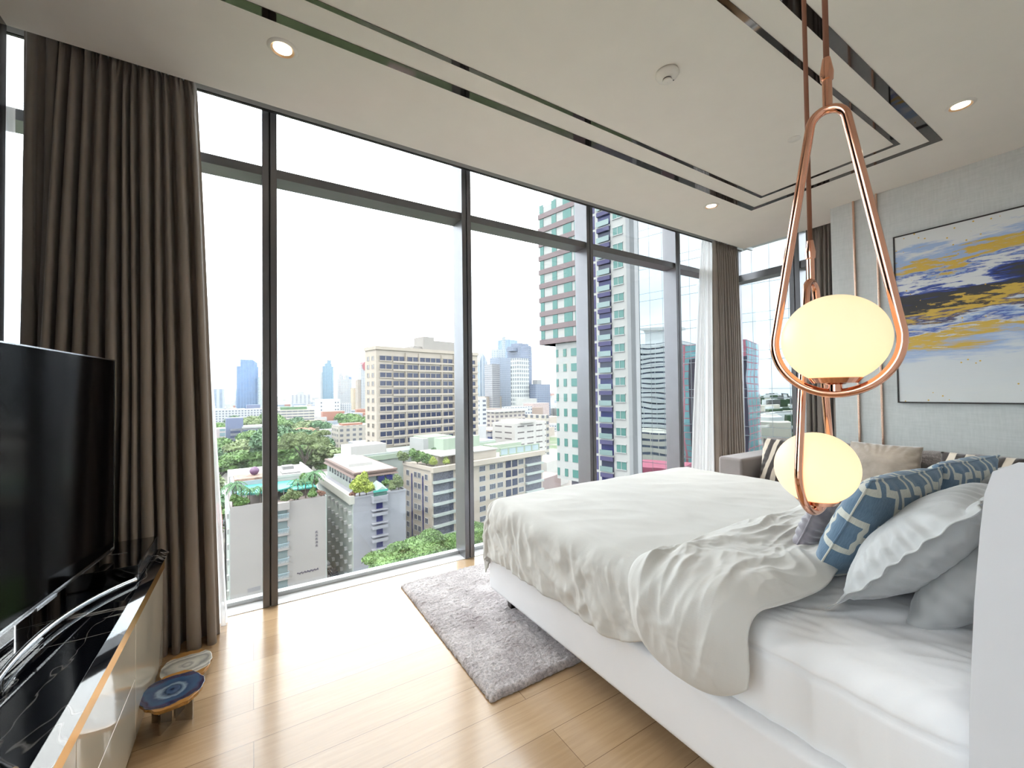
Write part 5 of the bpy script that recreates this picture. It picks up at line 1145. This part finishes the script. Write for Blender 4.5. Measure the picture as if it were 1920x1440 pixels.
# street trees and gardens
tr_spots = [(93.6, 330, 1.9, 'spread'), (92.3, 300, 1.7, 'spread'), (94.6, 280, 1.6, 'round'), (90.8, 290, 2.0, 'spread'), (91.6, 250, 1.5, 'round'), (93.2, 245, 1.7, 'spread'), (90.1, 250, 1.9, 'spread'), (94.9, 190, 1.5, 'round'), (93.9, 165, 1.2, 'round'), (95.0, 150, 1.2, 'round'),
    (87.6, 330, 2.1, 'round'), (86.6, 290, 2.2, 'spread'), (87.9, 250, 2.6, 'round'), (86.3, 235, 2.3, 'round'), (85.0, 255, 2.4, 'round'), (84.0, 240, 2.2, 'spread'), (83.2, 270, 1.8, 'round'), (87.0, 440, 2.2, 'round'), (85.5, 470, 2.0, 'round'), (84.2, 420, 2.2, 'spread'), (82.6, 400, 2.0, 'round'), (88.2, 500, 2.4, 'round'), (81.7, 380, 1.6, 'round'), (81.9, 240, 1.3, 'spread'), (80.7, 235, 1.3, 'spread'), (79.5, 520, 2.4, 'spread'), (78.5, 500, 2.0, 'spread'),
    (90.4, 480, 2.2, 'round'), (91.9, 560, 2.0, 'round'), (93.6, 470, 1.8, 'round'), (95.6, 330, 1.8, 'round'), (96.1, 230, 1.6, 'spread'), (89.5, 370, 2.0, 'spread'), (61.5, 560, 2.0, 'spread'), (60.4, 540, 1.8, 'spread'), (58.6, 215, 1.1, 'round'), (55.0, 300, 1.2, 'round')]
for i, (bg_, ds, s, kd) in enumerate(tr_spots):
    x, y = polar(bg_, ds); lf = bg_ > 89
    mt_ = [None, Lg, Ld, Lo][i % 4] if i % 2 else None
    tone = {None: 'dark green' if kd == 'round' else 'fresh green', Lg: 'fresh green', Ld: 'dark green', Lo: 'olive green'}[mt_]; shp = 'round-crowned' if kd == 'round' else 'spreading'
    row = 'in the nearest row' if ds < 245 else ('in the middle rows' if ds < 340 else 'in the farther rows')
    wh = 'left of the first mullion' if lf else ('between the first mullion and the beige hotel' if bg_ > 77 else 'among roofs right of the beige hotel')
    tree(kd, x, y, GZ, s, '%s %s tree %s, %s' % (tone, shp, row, wh), 'garden trees left of the mullion' if lf else ('garden trees before the hotel' if bg_ > 77 else 'trees among the right-hand roofs'), mat=mt_)
x, y = polar(84.6, 215); tree('umbrella', x, y, GZ, 1.15, 'tall slim flame tree with an orange-tinged crown left of the beige hotel', None, sz=2.0, mat=Lo)
for bg_, ds, s, sz, lb in ((71.8, 84, .98, 1.15, 'wide umbrella-shaped rain tree below the window, left of the second mullion'), (67.6, 88, .80, 1.12, 'bushier rain tree close to the left side of the second mullion'), (63.4, 78, .55, 1.22, 'green tree just right of the second mullion, lower edge'), (61.2, 96, .70, 1.05, 'rain tree below the cream block, right of the second mullion'), (58.2, 112, .85, .95, 'rain tree at the right end of the cream block near the bed')):
    x, y = polar(bg_, ds); tree('umbrella', x, y, GZ, s, lb, None, sz=sz)
# street below
struct('street', MB().add([(17, 60, GZ+.05), (21, 60, GZ+.05), (15.5, 150, GZ+.05), (9, 150, GZ+.05)], [(0, 1, 2, 3)]), Wsal)
for i, (x, y) in enumerate(((16.0, 118), (16.8, 112), (14.9, 126), (18.0, 104))):
    c_ = empty('parked_car', (x, y, GZ+.05), math.radians(96), 'tiny %s car parked in the lane between the pool block and the roof garden block' % ('white', 'dark', 'silver', 'red')[i], 'car')
    mcar = cmat('car_paint_%s' % ('white', 'dark', 'silver', 'red')[i], ((.6, .6, .6), (.05, .05, .07), (.4, .42, .45), (.4, .05, .05))[i], .3)
    MB().box(-2.1, 2.1, -.85, .85, .35, .9).prism([(-1.4, -.75), (1.1, -.75), (1.1, .75), (-1.4, .75)], .9, 1.45).build('body', mcar, c_, bevel=.15)
    for a in (-1.3, 1.3):
        for s_ in (-.8, .8): MB().tube([(a, s_-.1, .33), (a, s_+.1, .33)], .33, 12).build('wheel', mmull_d, c_)
# houses among the trees: individuals in three looks, then the dense carpet towards the horizon
rnd = random.Random(21)
looks = [('white', Wwhite, 'low white house'), ('cream', Wcream, 'low cream house'), ('grey', Wgrey, 'low grey-roofed house')]
hp = []
for k in range(54):
    bg_ = rnd.uniform(52, 97); ds = rnd.uniform(330, 620); nm, mt_, lb = looks[k % 3]; x, y = polar(bg_, ds)
    side = 'left of the first mullion' if bg_ > 89 else ('between the first mullion and the beige hotel' if bg_ > 77 else ('right of the beige hotel' if bg_ < 63 else 'behind the beige hotel'))
    if 63 < bg_ < 77: continue
    bldg('low_house', '%s among the trees %s, %s' % (lb, side, 'nearer rows' if ds < 420 else ('middle distance' if ds < 520 else 'farthest row')), x, y, rnd.choice([0, 6, 12]), rnd.uniform(12, 26), rnd.uniform(10, 18), GZ, GZ+rnd.uniform(6, 15), whiteg if k % 3 == 0 and k % 2 else mt_, 'house', '%s houses %s' % (nm, side))
carp = MB(); cmats = [Wwhite, Wcream, Wgrey, cm['bright_white_render'], Worange, Ld, cmat('hazy_blue_grey', (.36, .42, .50))]
for k in range(5200):
    bg_ = rnd.uniform(15, 112); ds = 640*math.exp(rnd.uniform(0, 2.5)); x, y = polar(bg_, ds)
    s_ = rnd.uniform(9, 26)*(1+ds/4000); hh = rnd.choice([6, 8, 10, 12, 16])*(1+(rnd.random() < .08)*rnd.uniform(.5, 2.5)*(1 if ds > 1500 else .3))
    if any((x+s_/2-a)**2+(y+s_/2-b_)**2 < (c_+s_*.8)**2 for a, b_, c_ in foot): continue
    mi = rnd.choices(range(7), [5, 3, 3, 5, 1.2, 5 if ds < 2500 else 2, 3])[0]
    if mi == 5: hh = rnd.uniform(6, 11)
    carp.box(x, x+s_, y, y+s_*rnd.uniform(.6, 1.2), GZ, GZ+hh, mi)
west = MB()
for k in range(1500):
    bg_ = rnd.uniform(152, 196); ds = 150*math.exp(rnd.uniform(0, 2.6)); x, y = polar(bg_, ds)
    if any((x+8-a)**2+(y+8-b_)**2 < (c_+14)**2 for a, b_, c_ in foot): continue
    s_ = rnd.uniform(9, 24); hh = rnd.choice([6, 8, 10, 14, 20, 26])
    west.box(x, x+s_, y, y+s_*rnd.uniform(.6, 1.2), GZ, GZ+hh, rnd.choices(range(4), [5, 3, 2, 4])[0])
tag(west.build('mirrored_city_carpet', [mwt, pm('clean_cream_concrete', (.75, .68, .58), .7), Wgrey, Ld]), 'dense low roofs west of the room, visible only as a reflection in the mirrored glass building', 'distant city', None, 'stuff')
tag(carp.build('distant_city_carpet', cmats), 'dense carpet of tiny roofs and treetops stretching to the horizon', 'distant city', None, 'stuff')

# thin city haze: real scattering air between the near blocks and the horizon
mh = bpy.data.materials.new('city_haze'); mh.use_nodes = True; t = mh.node_tree; t.nodes.clear()
vs_ = t.nodes.new('ShaderNodeVolumeScatter'); vs_.inputs['Color'].default_value = (.86, .93, 1, 1); vs_.inputs['Density'].default_value = 6e-5; vs_.inputs['Anisotropy'].default_value = 0
ou = t.nodes.new('ShaderNodeOutputMaterial'); t.links.new(vs_.outputs[0], ou.inputs['Volume'])
struct('city_haze', MB().box(-2500, 8500, 60, 11500, GZ+.5, 260), mh)
